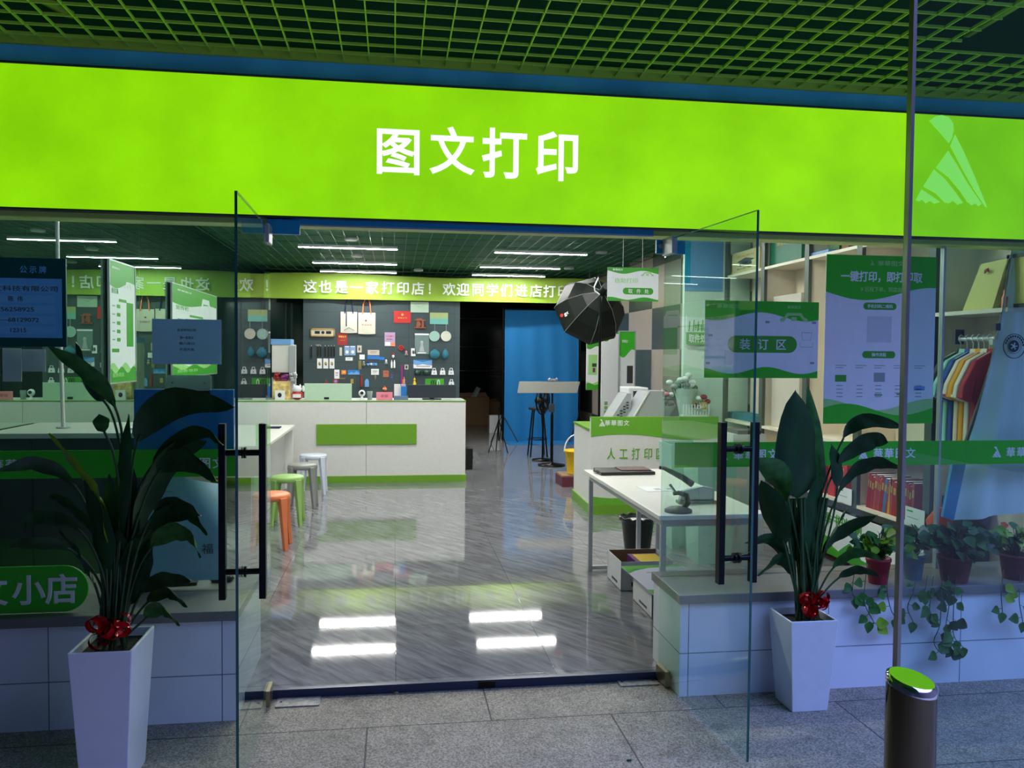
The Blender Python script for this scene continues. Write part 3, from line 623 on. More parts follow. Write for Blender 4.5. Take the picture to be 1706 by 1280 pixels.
# pink card
x0, x1 = aty(627, 655, cy+.05).x, aty(654, 655, cy+.05).x; w = x1-x0
m = MB(FR(x0, cy+.05, CZ)); m.box(0, w, 0, 13.5*u, -.003, 0, pink); m.text('收银', w*.5, 7*u, 5*u, dred, bold=0, w=w*.45); m.box(0, w, 0, .004, -.06, 0, pink)
tag(m.build('table_card'), 'small pink folded card standing left of the black monitor', 'card')
# webcam ball on base
x = aty(603, 655, cy+.1).x; t = thing('webcam', 'round white webcam with a dark lens on the counter', 'camera', (x, cy+.1, CZ))
MB().lathe([(.035, 0), (.035, .015), (.014, .03), (.014, .05)], paper, (x, cy+.1, CZ), 20).build('base', t); hd = MB().ball((x, cy+.1, CZ+.085), .042, paper).build('head', t); MB().ball((x, cy+.066, CZ+.09), (.022, .012, .022), black).build('lens', hd)
x = aty(616, 655, cy+.12).x; tag(MB().lathe([(.028, 0), (.036, .11), (.034, .11), (.026, .005)], mat('grey_cup_plastic', (120, 140, 135), .2), (x, cy+.12, CZ), 20).build('cup'), 'cloudy grey plastic cup beside the round webcam', 'cup')
# stationery holder, cat, boxes
x = aty(668, 655, cy+.15).x; t = thing('pen_holder', 'grey pen holder with cards and pens left of the monitor', 'pen holder', (x, cy+.15, CZ))
MB().box(x-.09, x+.09, cy+.1, cy+.2, CZ, CZ+.05, mat('steel_blue_plastic', (96, 116, 140), .5)).build('tray', t, bevel=.003)
MB().box(x-.085, x+.06, cy+.17, cy+.18, CZ+.05, CZ+.2, paper).build('card_sheet', t); MB().box(x+.0, x+.07, cy+.13, cy+.165, CZ+.05, CZ+.17, blue).build('box', t)
for k in range(3): MB().tube([(x+.01+.015*k, cy+.15, CZ+.12), (x-.01+.03*k, cy+.15, CZ+.26)], .004, (purple, orange, skyb)[k], 6).build('pen', t)
x = aty(495, 655, cy+.1).x; t = thing('lucky_cat_figurine', 'round red and white beckoning cat figurine on the counter', 'figurine', (x, cy+.1, CZ))
MB().ball((x, cy+.12, CZ+.06), (.075, .055, .06), red).build('body', t); m = MB(); m.ball((x, cy+.11, CZ+.135), (.058, .045, .045), paper)
for s in (-1, 1): m.lathe([(.018, 0), (.002, .03)], paper, (x+s*.036, cy+.11, CZ+.168), 8)
m.build('head', t); MB().ball((x+.075, cy+.1, CZ+.14), (.018, .018, .04), paper).build('paw', t); MB().box(x-.05, x+.05, cy+.055, cy+.07, CZ+.03, CZ+.075, paper).build('plaque', t)
x = aty(464, 655, cy+.1).x; cbox('printed_box', 'stacked yellow and white carton left of the cat figurine', 'box', 455, 483, 30, .1, mat('yellow_white_print', (224, 190, 120), .5, var=.5, scale=18), dy=.2)
cbox('white_machine', 'tall white machine with a blue lid at the left of the counter', 'machine', 453, 489, 90, .3, mat('machine_white', (214, 212, 206), .4), dy=.32, extra=lambda mm, a, b, z: (mm.box(a-.01, b-.03, cy+.3, cy+.62, z+90*u, z+99*u, skyb), mm.box(a, b-.04, cy+.29, cy+.32, z+36*u, z+44*u, black), mm.box(b-.05, b+.03, cy+.27, cy+.32, z, z+88*u, silver)))
for k, (px, c_, w_) in enumerate(((462, dred, 'red'), (474, purple, 'purple'), (488, silver, 'silver'))):
    x = aty(px, 645, cy+.2).x; m = MB()
    for j in range(7): m.ball((x+random.uniform(-.03, .03), cy+.24+random.uniform(-.02, .02), CZ+30*u+.035+random.uniform(0, .06)), (.03, .03, .018), c_, n=8)
    m.box(x-.03, x+.03, cy+.22, cy+.27, CZ+30*u+.0, CZ+30*u+.03, c_)
    tag(m.build('gift_bow'), 'crumpled %s foil gift piled on the yellow carton' % w_, 'gift', 'foil gifts on the counter')
cbox('snack_bag', 'small black and white printed pouch in front of the yellow carton', 'pouch', 458, 474, 15, .04, paper, dy=.1, extra=lambda mm, a, b, z: mm.ball(((a+b)/2, cy+.1, z+.06), (.025, .012, .03), black))
# pegboard partition
PY = 14.6
struct(MB().box(aty(505, 560, PY).x, aty(766, 560, PY).x, PY, PY+.08, 0, 2.62, slate), 'wall_pegboard', .004)
m = MB(); a = aty(505, 560, PY).x
for px in (595, 681, 757): x = aty(px, 560, PY).x; m.box(x-.003, x+.003, PY-.002, PY, .0, 2.62, mat('seam_dark', (38, 50, 54), .7))
for z in (1.0, 1.45, 1.9, 2.33): m.box(a, aty(766, 560, PY).x, PY-.0015, PY, z-.003, z+.003, MATS['seam_dark'])
struct(m, 'trim_9')
# dark doorway glass and shelving beyond
t = thing('dark_cabinet', 'dark glass cabinet between the pegboard and the blue backdrop', 'cabinet', (aty(802, 700, 21.5).x, 21.5, 0))
xa, xb = aty(755, 600, 21.5).x, aty(860, 600, 21.5).x; dm = mat('dark_cabinet_glass', (20, 30, 28), .12)
m = MB(); m.box(xa, xb, 21.5, 21.9, 0, 3.0, dm); m.build('body', t)
for py in (531, 578, 618): z = aty(800, py, 21.49).z; MB().box(xa+.03, xb-.03, 21.48, 21.5, z-.009, z+.006, mat('dull_rail', (88, 104, 92), .5)).build('shelf_edge', t)
for k in range(4): z = aty(825, 612+k*5, 21.48).z; MB().box(aty(816, 600, 21.5).x, aty(833, 600, 21.5).x, 21.47, 21.5, z-.005, z+.005, greym).build('vent_slat', t)
t = thing('dark_door', 'dark glazed door left of the pegboard', 'door', (aty(475, 700, 15.2).x, 15.2, 0))
xa, xb = -2.28, aty(505, 600, 15.2).x; MB().box(xa, xb, 15.2, 15.26, 0, 2.6, dm).build('door_panel', t)
for px in (476, 486): x = aty(px, 560, 15.19).x; MB().box(x-.012, x+.012, 15.18, 15.2, .1, 2.5, mat('door_stile', (28, 54, 44), .4)).build('stile', t)
# cardboard boxes by the cabinet
dkr = mat('old_cardboard', (150, 120, 86), .85); xa, xb = aty(770, 700, 14.6).x, aty(836, 700, 14.9).x
for (p0, p1, y0_, y1_, Y, l_) in ((764, 815, 661, 705, 18.6, 'open brown carton at the foot of the dark cabinet, left one'), (816, 833, 670, 700, 19.2, 'smaller brown carton behind the larger open one')):
    xa, xb = aty(p0, y1_, Y).x, aty(p1, y1_, Y).x; zt = aty(p0, y0_, Y).z; m = MB(); H = zt
    m.box(xa, xb, Y, Y+.35, 0, H*.98, dkr); m.prism([(xa, H*.98), (xb, H*.98), (xb-.05, H*1.13), (xa+.04, H*1.1)], .006, dkr, FR(0, Y+.35, 0)); m.box(xa, xa+.006, Y, Y+.35, H*.98, H*1.08, dkr)
    tag(m.build('cardboard_box'), l_, 'box', 'brown cartons at the back')
x = aty(786, 662, 18.7); m = MB(Matrix.Translation((x.x, 18.78, x.z-.12)) @ Matrix.Rotation(.45, 4, 'Y')); m.tube([(0, 0, 0), (0, 0, .38)], .06, mat('paper_roll', (170, 176, 170), .6), 16)
tag(m.build('paper_roll'), 'grey paper roll leaning out of the brown carton', 'roll')
x = aty(781, 735, 11.4).x; tag(MB().box(x-.05, x+.05, 11.3, 11.45, 0, .3, black).build('storage_bin', bevel=.01), 'small black bin standing just past the end of the reception counter', 'bin')
x = aty(826, 700, 16.6).x; tag(MB().box(x-.13, x+.13, 16.6, 16.8, 0, .36, paper).build('paper_bag'), 'upright white bag on the floor left of the blue backdrop', 'bag')
# ================================================================== THINGS ON THE PEGBOARD   (crop coordinates -> photo pixels)
def pg(x, y): return aty(480+x/5.331, 490+y/5.331, PY-.012)
def hook(mb, x, z): mb.tube([(x, PY, z), (x, PY-.03, z), (x, PY-.034, z+.008)], .002, silver, 5)
def card(name, label, cat, a, b, c, d, m_, group=None, th=.008, deco=None):
    p, q = pg(a, b), pg(c, d); w, h = q.x-p.x, p.z-q.z; m = MB(FR(p.x, PY-.012, q.z)); m.box(0, w, 0, h, -.01, th-.01, m_)
    if deco: deco(m, w, h)
    return tag(m.build(name), label, cat, group)
def Z(th=-.002): return th
kh = mat('printed_cream', (200, 192, 176), .5)
# tote bags
for (a, b, c, d, st_, l_, dec) in ((467, 158, 613, 345, navy, 'canvas tote bag with navy straps hanging on the pegboard', 0), (623, 165, 775, 355, orange, 'canvas tote bag with orange straps and a small crest', 1)):
    p, q = pg(a, b), pg(c, d); w, h = q.x-p.x, p.z-q.z
    t = thing('tote_bag', l_, 'tote bag', ((p.x+q.x)/2, PY, q.z))
    vs, fs = [], []
    for i in range(9):
        for j in range(9):
            u_, v_ = i/8, j/8; vs.append((p.x+w*u_, PY-.03-.018*math.sin(PI*u_)*math.sin(PI*v_)+.004*math.sin(9*u_), q.z+h*v_-.008*math.sin(PI*u_)*(1-v_)))
    fs = [(i*9+j, (i+1)*9+j, (i+1)*9+j+1, i*9+j+1) for i in range(8) for j in range(8)]
    m = MB(); m.add(vs, fs, canvas, True); m.box(p.x, q.x, PY-.03, PY-.01, q.z+.01, p.z, canvas)
    if dec: m.disc(p.x+w*.45, q.z+h*.62, .016, .002, red, FR(0, PY-.052, 0)); m.text('毕业纪念', p.x+w*.5, q.z+h*.42, .03, dred, FR(0, PY-.052, 0), w=w*.6, bold=0); 
    else: m.box(p.x+w*.32, p.x+w*.38, PY-.052, PY-.048, q.z+h*.3, p.z, navy); m.tube([(p.x+w*.2, PY-.05, q.z+h*.1), (p.x+w*.5, PY-.052, q.z+h*.25), (p.x+w*.85, PY-.05, q.z+h*.1)], .004, teal, 5)
    m.build('bag_body', t); m = MB(); top = pg(a, 40).z
    for k in (0, 1):
        y = PY-.032+.02*k; m.tube([(p.x+w*.25, y, p.z-.03), (p.x+w*.3, y, p.z+(top-p.z)*.6), (p.x+w*.42, y, top), (p.x+w*.62, y, top), (p.x+w*.68, y, p.z+(top-p.z)*.6), (p.x+w*.75, y, p.z-.03)], .011, st_, 6)
    m.build('strap', t)
# framed triple picture
p, q = pg(200, 305), pg(415, 380); w, h = q.x-p.x, p.z-q.z; t = thing('framed_pictures', 'long narrow gold frame holding three dark pictures', 'frame', ((p.x+q.x)/2, PY, q.z))
T = FR(p.x, PY-.03, q.z); m = MB(T)
for a in ((0, w, 0, .022), (0, w, h-.022, h), (0, .022, 0, h), (w-.022, w, 0, h)): m.box(*a, -.03, .008, gold)
m.build('frame', t); m = MB(T); m.box(.02, w-.02, .02, h-.02, -.02, -.005, kh); m.box(w*.17, w*.38, h*.33, h*.67, -.005, -.003, black); m.box(w*.64, w*.85, h*.33, h*.67, -.005, -.003, black); m.disc(w*.51, h*.5, h*.19, .002, black, None, -.005); m.build('picture', t)
# flat cards and certificates
tx = lambda s, u_, v_, hh, mm, ww: (lambda m, w, h: m.text(s, w*u_, h*v_, h*hh, mm, z=-.001, w=w*ww, bold=.01))
G1 = 'small things hanging on the pegboard'
card('certificate', 'upright dark red certificate with a yellow heading, under the navy-strapped bag', 'certificate', 437, 345, 525, 455, mat('deep_red_cover', (150, 40, 40), .5), deco=lambda m, w, h: (m.text('荣誉证书', w*.5, h*.7, h*.14, yellow, z=-.001, w=w*.75), m.text('二零二四', w*.5, h*.4, h*.06, gold, z=-.001, w=w*.5)))
card('certificate', 'wide red certificate cover with a faint gold crest', 'certificate', 940, 150, 1090, 258, red, deco=lambda m, w, h: (m.disc(w*.5, h*.7, h*.1, .001, gold, None, -.002), m.text('荣誉证书', w*.5, h*.42, h*.12, gold, z=-.001, w=w*.55)))
card('certificate', 'pale green folder hanging highest, below the banner', 'folder', 1088, 68, 1248, 165, mat('pale_sage_cover', (170, 196, 172), .5), deco=lambda m, w, h: m.tube([(w*.2, h*.75, 0), (w*.5, h*.5, 0), (w*.8, h*.75, 0)], .003, greym, 4))
card('certificate', 'yellow to teal printed card above the round fans', 'card', 1260, 165, 1420, 270, mat('sage_yellow', (160, 172, 110), .5), deco=lambda m, w, h: (m.box(0, w, 0, h*.45, -.002, -.0005, mat('soft_teal', (110, 180, 170), .5)), m.box(0, w, h*.45, h*.62, -.002, -.0005, mat('sage_mid', (138, 178, 140), .5))))
card('calendar', 'purple and pink printed sheet above the blue name badges', 'sheet', 857, 340, 950, 465, mat('lilac_print', (176, 150, 186), .5), deco=lambda m, w, h: (m.text('打印复印', w*.5, h*.72, h*.12, red, z=-.001, w=w*.8), m.text('图文装订', w*.5, h*.5, h*.1, dred, z=-.001, w=w*.6), m.box(w*.05, w*.55, h*.05, h*.3, -.002, 0, paper), m.box(w*.6, w, h*.02, h*.25, -.002, 0, orange)))
card('document_pouch', 'clear zip pouch with a pale printed figure', 'pouch', 1125, 350, 1250, 535, mat('frosted_pouch', (110, 132, 130), .3), deco=lambda m, w, h: (m.box(0, w, h*.92, h, -.002, .004, paper), m.ball((w*.5, h*.55, 0), (w*.12, h*.1, .004), silver), m.prism([(w*.32, h*.12), (w*.68, h*.12), (w*.58, h*.48), (w*.42, h*.48)], .002, silver), m.box(w*.2, w*.8, h*.04, h*.09, 0, .002, paper)))
card('landscape_print', 'wide blue sky and white building print above the small bags', 'print', 1113, 585, 1278, 662, skyb, deco=lambda m, w, h: (m.prism([(0, 0), (w, 0), (w, h*.35), (w*.8, h*.4), (w*.5, h*.5), (w*.2, h*.35), (0, h*.5)], .001, paper, None, -.002), m.prism([(0, h), (w*.5, h*.75), (w, h)], .001, blue, None, -.002), m.box(w*.15, w*.9, h*.22, h*.3, 0, .001, kraft)))
p, q = pg(1120, 215), pg(1225, 305); w, h = q.x-p.x, p.z-q.z; m = MB(FR(p.x, PY-.03, q.z)); m.box(0, w, 0, h*.1, -.03, .01, wood)
for (cx_, cw) in ((.28, .2), (.72, .2)): m.prism([(w*(cx_-cw/2), h*.1), (w*(cx_+cw/2), h*.1), (w*(cx_+cw/3), h*.75), (w*(cx_-cw/3), h*.75)], .02, wood)
m.prism([(w*.1, h*.75), (w*.9, h*.75), (w*.98, h*.83), (w*.7, h*.86), (w*.62, h), (w*.2, h*.97), (w*.14, h*.86), (w*.02, h*.83)], .03, wood); m.prism([(w*.42, h*.1), (w*.58, h*.35), (w*.5, h*.6), (w*.38, h*.75), (w*.3, h*.7)], .02, wood)
tag(m.build('carved_ornament'), 'reddish carved wooden gate ornament below the red certificate', 'ornament')
# round fans
for cx_, l_, c_ in ((1300, 'round pale teal fan with a thin handle, left of the pair', mat('pale_teal_fan', (150, 190, 178), .6)), (1402, 'round cream fan with a thin handle, right of the pair', mat('cream_fan', (205, 208, 192), .6))):
    c = pg(cx_, 375); t = thing('round_fan', l_, 'fan', (c.x, PY, c.z)); r = (pg(cx_+45, 375).x-c.x)
    m = MB(FR(c.x, PY-.02, c.z)); m.disc(0, 0, r, .005, c_, n=32); m.tube([(r*math.cos(i*PI/12), r*math.sin(i*PI/12), .003) for i in range(24)], .004, silver, 5, close=True); m.build('fan_face', t)
    MB(FR(c.x, PY-.02, c.z)).tube([(0, r, .003), (0, r+.12, .003)], .005, silver, 6).build('handle', t)
# teal pouches
for (a, b, c, d, l_) in ((1257, 485, 1345, 575, 'wide teal drawstring pouch below the fans'), (1368, 485, 1422, 575, 'narrow teal drawstring pouch below the fans')):
    p, q = pg(a, b), pg(c, d); w, h = q.x-p.x, p.z-q.z; t = thing('drawstring_pouch', l_, 'pouch', ((p.x+q.x)/2, PY, q.z))
    m = MB(); m.ball(((p.x+q.x)/2, PY-.05, q.z+h*.42), (w*.52, .035, h*.45), teal); m.lathe([(w*.3, 0), (w*.18, h*.12), (w*.26, h*.22)], teal, ((p.x+q.x)/2, PY-.05, q.z+h*.78), 14, sy=.4); m.build('bag_body', t)
    MB().tube([((p.x+q.x)/2-w*.1, PY-.05, q.z+h*.9), ((p.x+q.x)/2, PY-.03, q.z+h*1.35), ((p.x+q.x)/2+w*.1, PY-.05, q.z+h*.9)], .004, dgrey, 5).build('cord', t)
# black knives / pens
for k, x in enumerate((208, 265, 290, 330, 360, 385, 410)):
    p = pg(x, 465); q = pg(x, 570 if k == 0 else 558); m = MB(FR(p.x, PY-.014, 0)); m.rrect(-.014, .014, q.z, p.z, .008, .014, black); m.box(-.005, .005, p.z, p.z+.02, 0, .004, silver)
    tag(m.build('black_pen_case'), 'slim black pen case, %s above the three white cards' % ('leftmost and set apart', 'second from the left', 'third from the left', 'fourth from the left', 'fifth from the left', 'second from the right end', 'rightmost of the row')[k], 'pen case', 'black pen cases on the pegboard')
for k, (a, c) in enumerate(((258, 300), (312, 356), (367, 411))):
    card('bookmark', '%s of the three white bookmark cards below the black cases' % ('leftmost', 'middle', 'rightmost')[k], 'bookmark', a, 573, c, 662, paper, 'white bookmark cards', deco=lambda m, w, h: (m.ball((w*.5, h*.5, 0), (w*.26, h*.2, .006), gold), m.ball((w*.6, h*.4, .003), (w*.12, h*.1, .006), ink)))
card('wood_ruler', 'short pale wooden stick left of the blue cards', 'ruler', 457, 475, 478, 548, kh)
for a, c, l_ in ((500, 546, 'left of the two blue and white printed cards'), (550, 598, 'right of the two blue and white printed cards')):
    card('picture_card', l_, 'card', a, 460, c, 545, mat('cloud_blue', (130, 156, 196), .5), 'blue photo cards', deco=lambda m, w, h: (m.ball((w*.5, h*.35, -.001), (w*.3, h*.18, .002), paper), m.box(w*.1, w*.9, h*.88, h*.95, -.002, 0, paper)))
card('picture_card', 'pale card with a small dark figure beside the blue cards', 'card', 613, 457, 653, 520, kh, 'blue photo cards', deco=lambda m, w, h: m.ball((w*.5, h*.5, 0), (w*.2, h*.26, .003), ink))
for (a, b, c, d, cc, l_, n_, k_) in (
    (1092, 482, 1133, 552, paper, 'small white card with a black mark left of the clear pouch', 'small_card', 'card'), (510, 562, 573, 592, paper, 'tiny white price label below the blue cards', 'price_label', 'label'),
    (410, 672, 455, 752, paper, 'white tag with red lettering, lowest left on the pegboard', 'hang_tag', 'tag'), (473, 677, 515, 715, orange, 'small orange and blue badge beside the white tag', 'badge', 'badge'),
    (530, 675, 635, 716, blue, 'wide blue and white strip card in the middle row', 'strip_card', 'card'), (634, 538, 680, 582, paper, 'small white boxed trinket beside the pale stick', 'boxed_trinket', 'trinket'),
    (707, 497, 810, 543, kh, 'wide cream box hung above the blue one', 'flat_box', 'box'), (705, 547, 812, 580, blue, 'wide blue carton hung below the cream one', 'flat_box', 'box'),
    (812, 560, 856, 586, blue, 'small dark blue packet right of the blue carton', 'packet', 'packet'), (737, 665, 806, 718, paper, 'white printed card hung in the centre above the counter', 'printed_card', 'card'),
    (843, 680, 894, 738, mat('rust_print', (184, 100, 70), .5), 'rust and white printed card right of the white one', 'printed_card', 'card'), (908, 695, 935, 765, mat('ink_blue', (44, 70, 110), .5), 'narrow dark blue tag right of the rust card', 'hang_tag', 'tag'),
    (1035, 628, 1068, 670, kh, 'tiny white framed photo above the purple stick', 'framed_mini_photo', 'photo'), (625, 590, 650, 670, mat('olive_gold', (130, 120, 60), .5), 'thin olive gold bookmark below the white trinket', 'ribbon_bookmark', 'bookmark'),
    (460, 745, 508, 755, kraft, 'thin brown bar hung below the badge', 'thin_bar', 'bar'), (555, 755, 580, 795, gold, 'small brass tag left of the red tassel', 'brass_tag', 'tag'),
    (715, 612, 790, 634, skyb, 'pale blue keyring strip below the blue carton', 'keyring_strip', 'keyring'), (245, 447, 287, 460, greym, 'small grey clip above the black cases', 'small_clip', 'clip')):
    def deco(m, w, h, n_=n_):
        if n_ in ('small_card',): m.ball((w*.5, h*.5, 0), (w*.25, h*.25, .003), ink)
        elif n_ in ('hang_tag', 'printed_card', 'flat_box', 'price_label'): m.box(w*.2, w*.8, h*.6, h*.68, -.002, 0, red if n_ == 'hang_tag' else ink); m.box(w*.25, w*.7, h*.35, h*.42, -.002, 0, greym)
        elif n_ == 'strip_card': m.prism([(0, h*.1), (w*.3, h*.6), (w*.5, h*.3), (w*.75, h*.75), (w, h*.3), (w, 0), (0, 0)], .001, skyb, None, -.002)
        elif n_ == 'badge': m.ball((w*.5, h*.5, 0), (w*.28, h*.28, .004), yellow)
        elif n_ == 'framed_mini_photo': m.box(w*.25, w*.75, h*.2, h*.8, -.002, 0, dgrey)
        elif n_ == 'keyring_strip': m.ball((w*.3, h*.5, 0), (w*.1, h*.5, .01), paper); m.ball((w*.7, h*.3, 0), (w*.09, h*.6, .01), blue)
    card(n_, l_, k_, a, b, c, d, cc, G1, deco=deco)
def trinket(name, label, cat, x, y, shape, group=G1):
    c = pg(x, y); m = MB(Matrix.Translation((c.x, PY-.025, c.z))); shape(m); m.tube([(0, 0, .02), (0, .02, .05)], .002, silver, 4); return tag(m.build(name), label, cat, group)
trinket('red_knot', 'small red knot ornament left of the white card', 'knot', 1003, 480, lambda m: (m.tube([(.035*math.cos(i*PI/8)*(1+.3*math.cos(i*PI/2)), 0, .04*math.sin(i*PI/8)) for i in range(16)], .011, red, 6, close=True), m.ball((0, 0, 0), .016, red)))
for x, y, c1, c2, l_ in ((933, 548, red, paper, 'small red and white doll charm in the middle of the board'), (1050, 530, pink, greym, 'small pink and grey doll charm left of the tiny card'), (672, 622, skyb, gold, 'tiny pale blue bell charm near the board centre'), (870, 606, paper, silver, 'tiny white charm right of the blue carton'), (712, 622, navy, skyb, 'small navy charm left of the keyring strip')):
    trinket('doll_charm', l_, 'charm', x, y, lambda m, c1=c1, c2=c2: (m.ball((0, 0, .03), .02, c1, n=10), m.ball((0, 0, -.01), (.024, .018, .03), c2, n=10), m.ball((-.02, 0, -.02), .01, c1, n=8), m.ball((.02, 0, -.02), .01, c1, n=8)))
for x, l_ in ((920, 'left of the two white slim bottles on the board'), (944, 'right of the two white slim bottles on the board')):
    trinket('slim_bottle', l_, 'bottle', x, 622, lambda m: m.lathe([(.014, -.07), (.016, -.05), (.016, .03), (.007, .05), (.007, .07)], paper, n=12), 'slim bottles on the pegboard')
trinket('folding_ruler', 'long purple ruler hanging above the pen holder', 'ruler', 1010, 715, lambda m: (m.box(-.018, .018, -.004, .004, -.17, .17, purple),))
trinket('orange_cone', 'thin orange cone beside the purple ruler', 'cone', 1030, 765, lambda m: m.lathe([(.022, -.06), (.003, .06)], orange, n=10))
trinket('tassel', 'long dark red tassel hanging beside the pale blue tag', 'tassel', 650, 770, lambda m: (m.ball((0, 0, .09), .018, dred, n=10), m.lathe([(.024, -.11), (.022, .02), (.01, .08)], dred, n=12)))
trinket('luggage_tag', 'pale blue luggage tag below the white printed card', 'tag', 700, 790, lambda m: m.prism([(-.036, -.07), (.036, -.07), (.036, .03), (.015, .07), (-.015, .07), (-.036, .03)], .006, skyb, FR(0, 0, 0)))
trinket('key_charm', 'tiny brass key charm below the white printed card', 'charm', 775, 735, lambda m: (m.tube([(.015*math.cos(i*PI/5), 0, .015*math.sin(i*PI/5)) for i in range(10)], .004, gold, 5, close=True), m.box(-.003, .003, -.003, .003, -.05, -.01, gold)))
trinket('toy_figure', 'yellow toy figure standing above the monitor', 'figure', 1123, 795, lambda m: (m.ball((0, 0, .07), .022, yellow, n=10), m.lathe([(.035, -.06), (.03, 0), (.012, .06)], yellow, n=12), m.lathe([(.008, .08), (.001, .12)], yellow, n=8)))
trinket('red_figure', 'orange red tumbler toy above the pink card', 'figure', 857, 845, lambda m: (m.ball((0, 0, 0), (.04, .03, .035), orange, n=12), m.ball((0, 0, .035), .02, red, n=10)))
trinket('round_badge', 'round red and blue badge at the lower left of the board', 'badge', 423, 775, lambda m: (m.disc(0, 0, .045, .006, red, FR(0, 0, 0)), m.disc(0, 0, .025, .009, skyb, FR(0, 0, 0))))
trinket('small_flower', 'tiny red paper flower behind the mint divider', 'flower', 335, 785, lambda m: [m.ball((.016*math.cos(k*1.26), 0, .016*math.sin(k*1.26)), .012, dred, n=8) for k in range(5)])
for x in (1150, 1225):
    trinket('dark_mug', ('dark green mug hanging left', 'dark green mug hanging right')[x > 1200]+' of two below the landscape print', 'mug', x, 697, lambda m: (m.lathe([(.05, -.04), (.055, -.035), (.055, .04), (.05, .04), (.048, -.03)], mat('bottle_green_glaze', (20, 58, 48), .3), n=20), m.tube([(.055, 0, .025), (.085, 0, .015), (.085, 0, -.015), (.055, 0, -.025)], .007, MATS['bottle_green_glaze'], 6)), 'dark mugs on the pegboard')
for k, (x, y) in enumerate(((1297, 690), (1372, 690), (1447, 690), (1450, 790))):
    trinket('mini_bag', ('leftmost small white handbag charm in the row of three', 'middle small white handbag charm in the row of three', 'rightmost small white handbag charm in the row of three', 'small white handbag charm alone beneath the row of three')[k], 'bag charm', x, y,
            lambda m: (m.prism([(-.05, -.055), (.05, -.055), (.042, .02), (-.042, .02)], .03, paper, FR(0, .015, 0)), m.tube([(-.025, 0, .02), (-.02, 0, .06), (.02, 0, .06), (.025, 0, .02)], .007, paper, 6), m.ball((0, -.018, -.02), (.012, .006, .012), greym, n=8)), 'white handbag charms')
card('green_board', 'bright green display board behind the monitor', 'board', 1218, 752, 1385, 840, green)
for x, c_ in ((1300, black), (1335, paper), (1280, dgrey)):
    trinket('lanyard', {1300: 'black looped lanyard on the green board', 1335: 'white looped lanyard on the green board', 1280: 'grey looped lanyard on the green board'}[x], 'lanyard', x, 790, lambda m, c_=c_: m.tube([(.02*math.sin(i*PI/8), -.01, -.01+.065*math.cos(i*PI/8)) for i in range(16)], .006, c_, 6, close=True), 'lanyards on the green board')

# ================================================================== BLUE BACKDROP
xa, xb = aty(840, 700, 15.0).x, aty(963, 700, 15.0).x; zt = aty(840, 515, 15.0).z; bd = mat('backdrop_blue_cloth', (0, 104, 164), .8)
t = thing('photo_backdrop', 'tall bright blue cloth photo backdrop at the back of the shop', 'backdrop', ((xa+xb)/2, 15.0, 0))
vs = []; nx, nz = 40, 16
for i in range(nx+1):
    for j in range(nz+1): u_, v_ = i/nx, j/nz; vs.append((xa+(xb-xa)*u_, 15.0+.014*math.sin(u_*26+v_*1.5)*(1-v_*.5)+.01*math.sin(v_*9), .005+(zt-.01)*v_))
fs = [(i*(nz+1)+j, (i+1)*(nz+1)+j, (i+1)*(nz+1)+j+1, i*(nz+1)+j+1) for i in range(nx) for j in range(nz)]
m = MB(); m.add(vs, fs, bd, True); m.add([(a, b+.004, c) for a, b, c in vs], [f[::-1] for f in fs], bd, True)
m.box(xa, xb, 14.35, 15.02, .001, .006, bd); m.build('cloth', t)
MB().tube([(xa-.04, 15.0, zt), (xb+.04, 15.0, zt)], .015, blackm, 8).build('crossbar', t)
m = MB()
for x in (xa-.03, xb+.03): m.tube([(x, 15.03, .02), (x, 15.03, zt+.03)], .014, blackm, 8); [m.tube([(x, 15.03, .5), (x+dx, 15.03+dy, .01)], .009, blackm, 6) for dx, dy in ((-.25, -.3), (.25, -.3), (0, .35))]
m.build('stand', t)
# reflector board on a stand with a desk fan and stool behind
Yr = 11.6
t = thing('reflector_stand', 'grey reflector panel on a black stand before the blue backdrop', 'reflector', (atz(918, 757, 0).x*Yr/atz(918, 757, 0).y, Yr, 0)); bx = t.location.x
q = [aty(865, 636, Yr), aty(966, 636, Yr), aty(961, 655, Yr), aty(862, 655, Yr)]
m = MB(); m.prism([(p.x, p.z) for p in q], .02, mat('reflector_grey', (168, 168, 160), .5), FR(0, Yr, 0)); m.build('panel', t, bevel=.003)
xs = aty(921, 640, Yr).x; zp = aty(921, 634, Yr).z; m = MB(); m.tube([(xs, Yr+.03, .05), (xs, Yr+.03, zp)], .014, blackm, 8); m.tube([(xs, Yr+.03, .05), (xs, Yr+.03, .75)], .022, blackm, 8); m.build('pole', t)
MB().lathe([(.2, 0), (.2, .015), (.05, .035), (.03, .05)], blackm, (xs, Yr+.03, 0), 28).build('base_plate', t)
m = MB(); m.cb((xs, Yr, zp+.01), (.14, .05, .03), silver); m.ball((xs-.05, Yr-.02, zp+.02), .018, silver); m.ball((xs+.05, Yr-.02, zp+.02), .018, silver); m.build('clamp', t, bevel=.002)
MB().box(xs-.05, xs+.03, Yr-.01, Yr+.04, .78, .9, dgrey).build('control_box', t, bevel=.004)
Yf = 12.2; fc = aty(905, 668, Yf); t = thing('stand_fan', 'black electric fan turned sideways behind the reflector pole', 'fan', (fc.x, Yf, 0))
T = Matrix.Translation(fc) @ Matrix.Rotation(.95, 4, 'Z')
m = MB(T)
for r in (.05, .1, .15, .2): m.tube([(r*math.cos(i*PI/12), -.05*(1-(r/.22)**2)-.01, r*math.sin(i*PI/12)) for i in range(24)], .005, blackm, 5, close=True)
for i in range(20): a = i*PI/10; m.tube([(.04*math.cos(a), -.06, .04*math.sin(a)), (.12*math.cos(a), -.045, .12*math.sin(a)), (.2*math.cos(a), 0, .2*math.sin(a))], .003, blackm, 4)
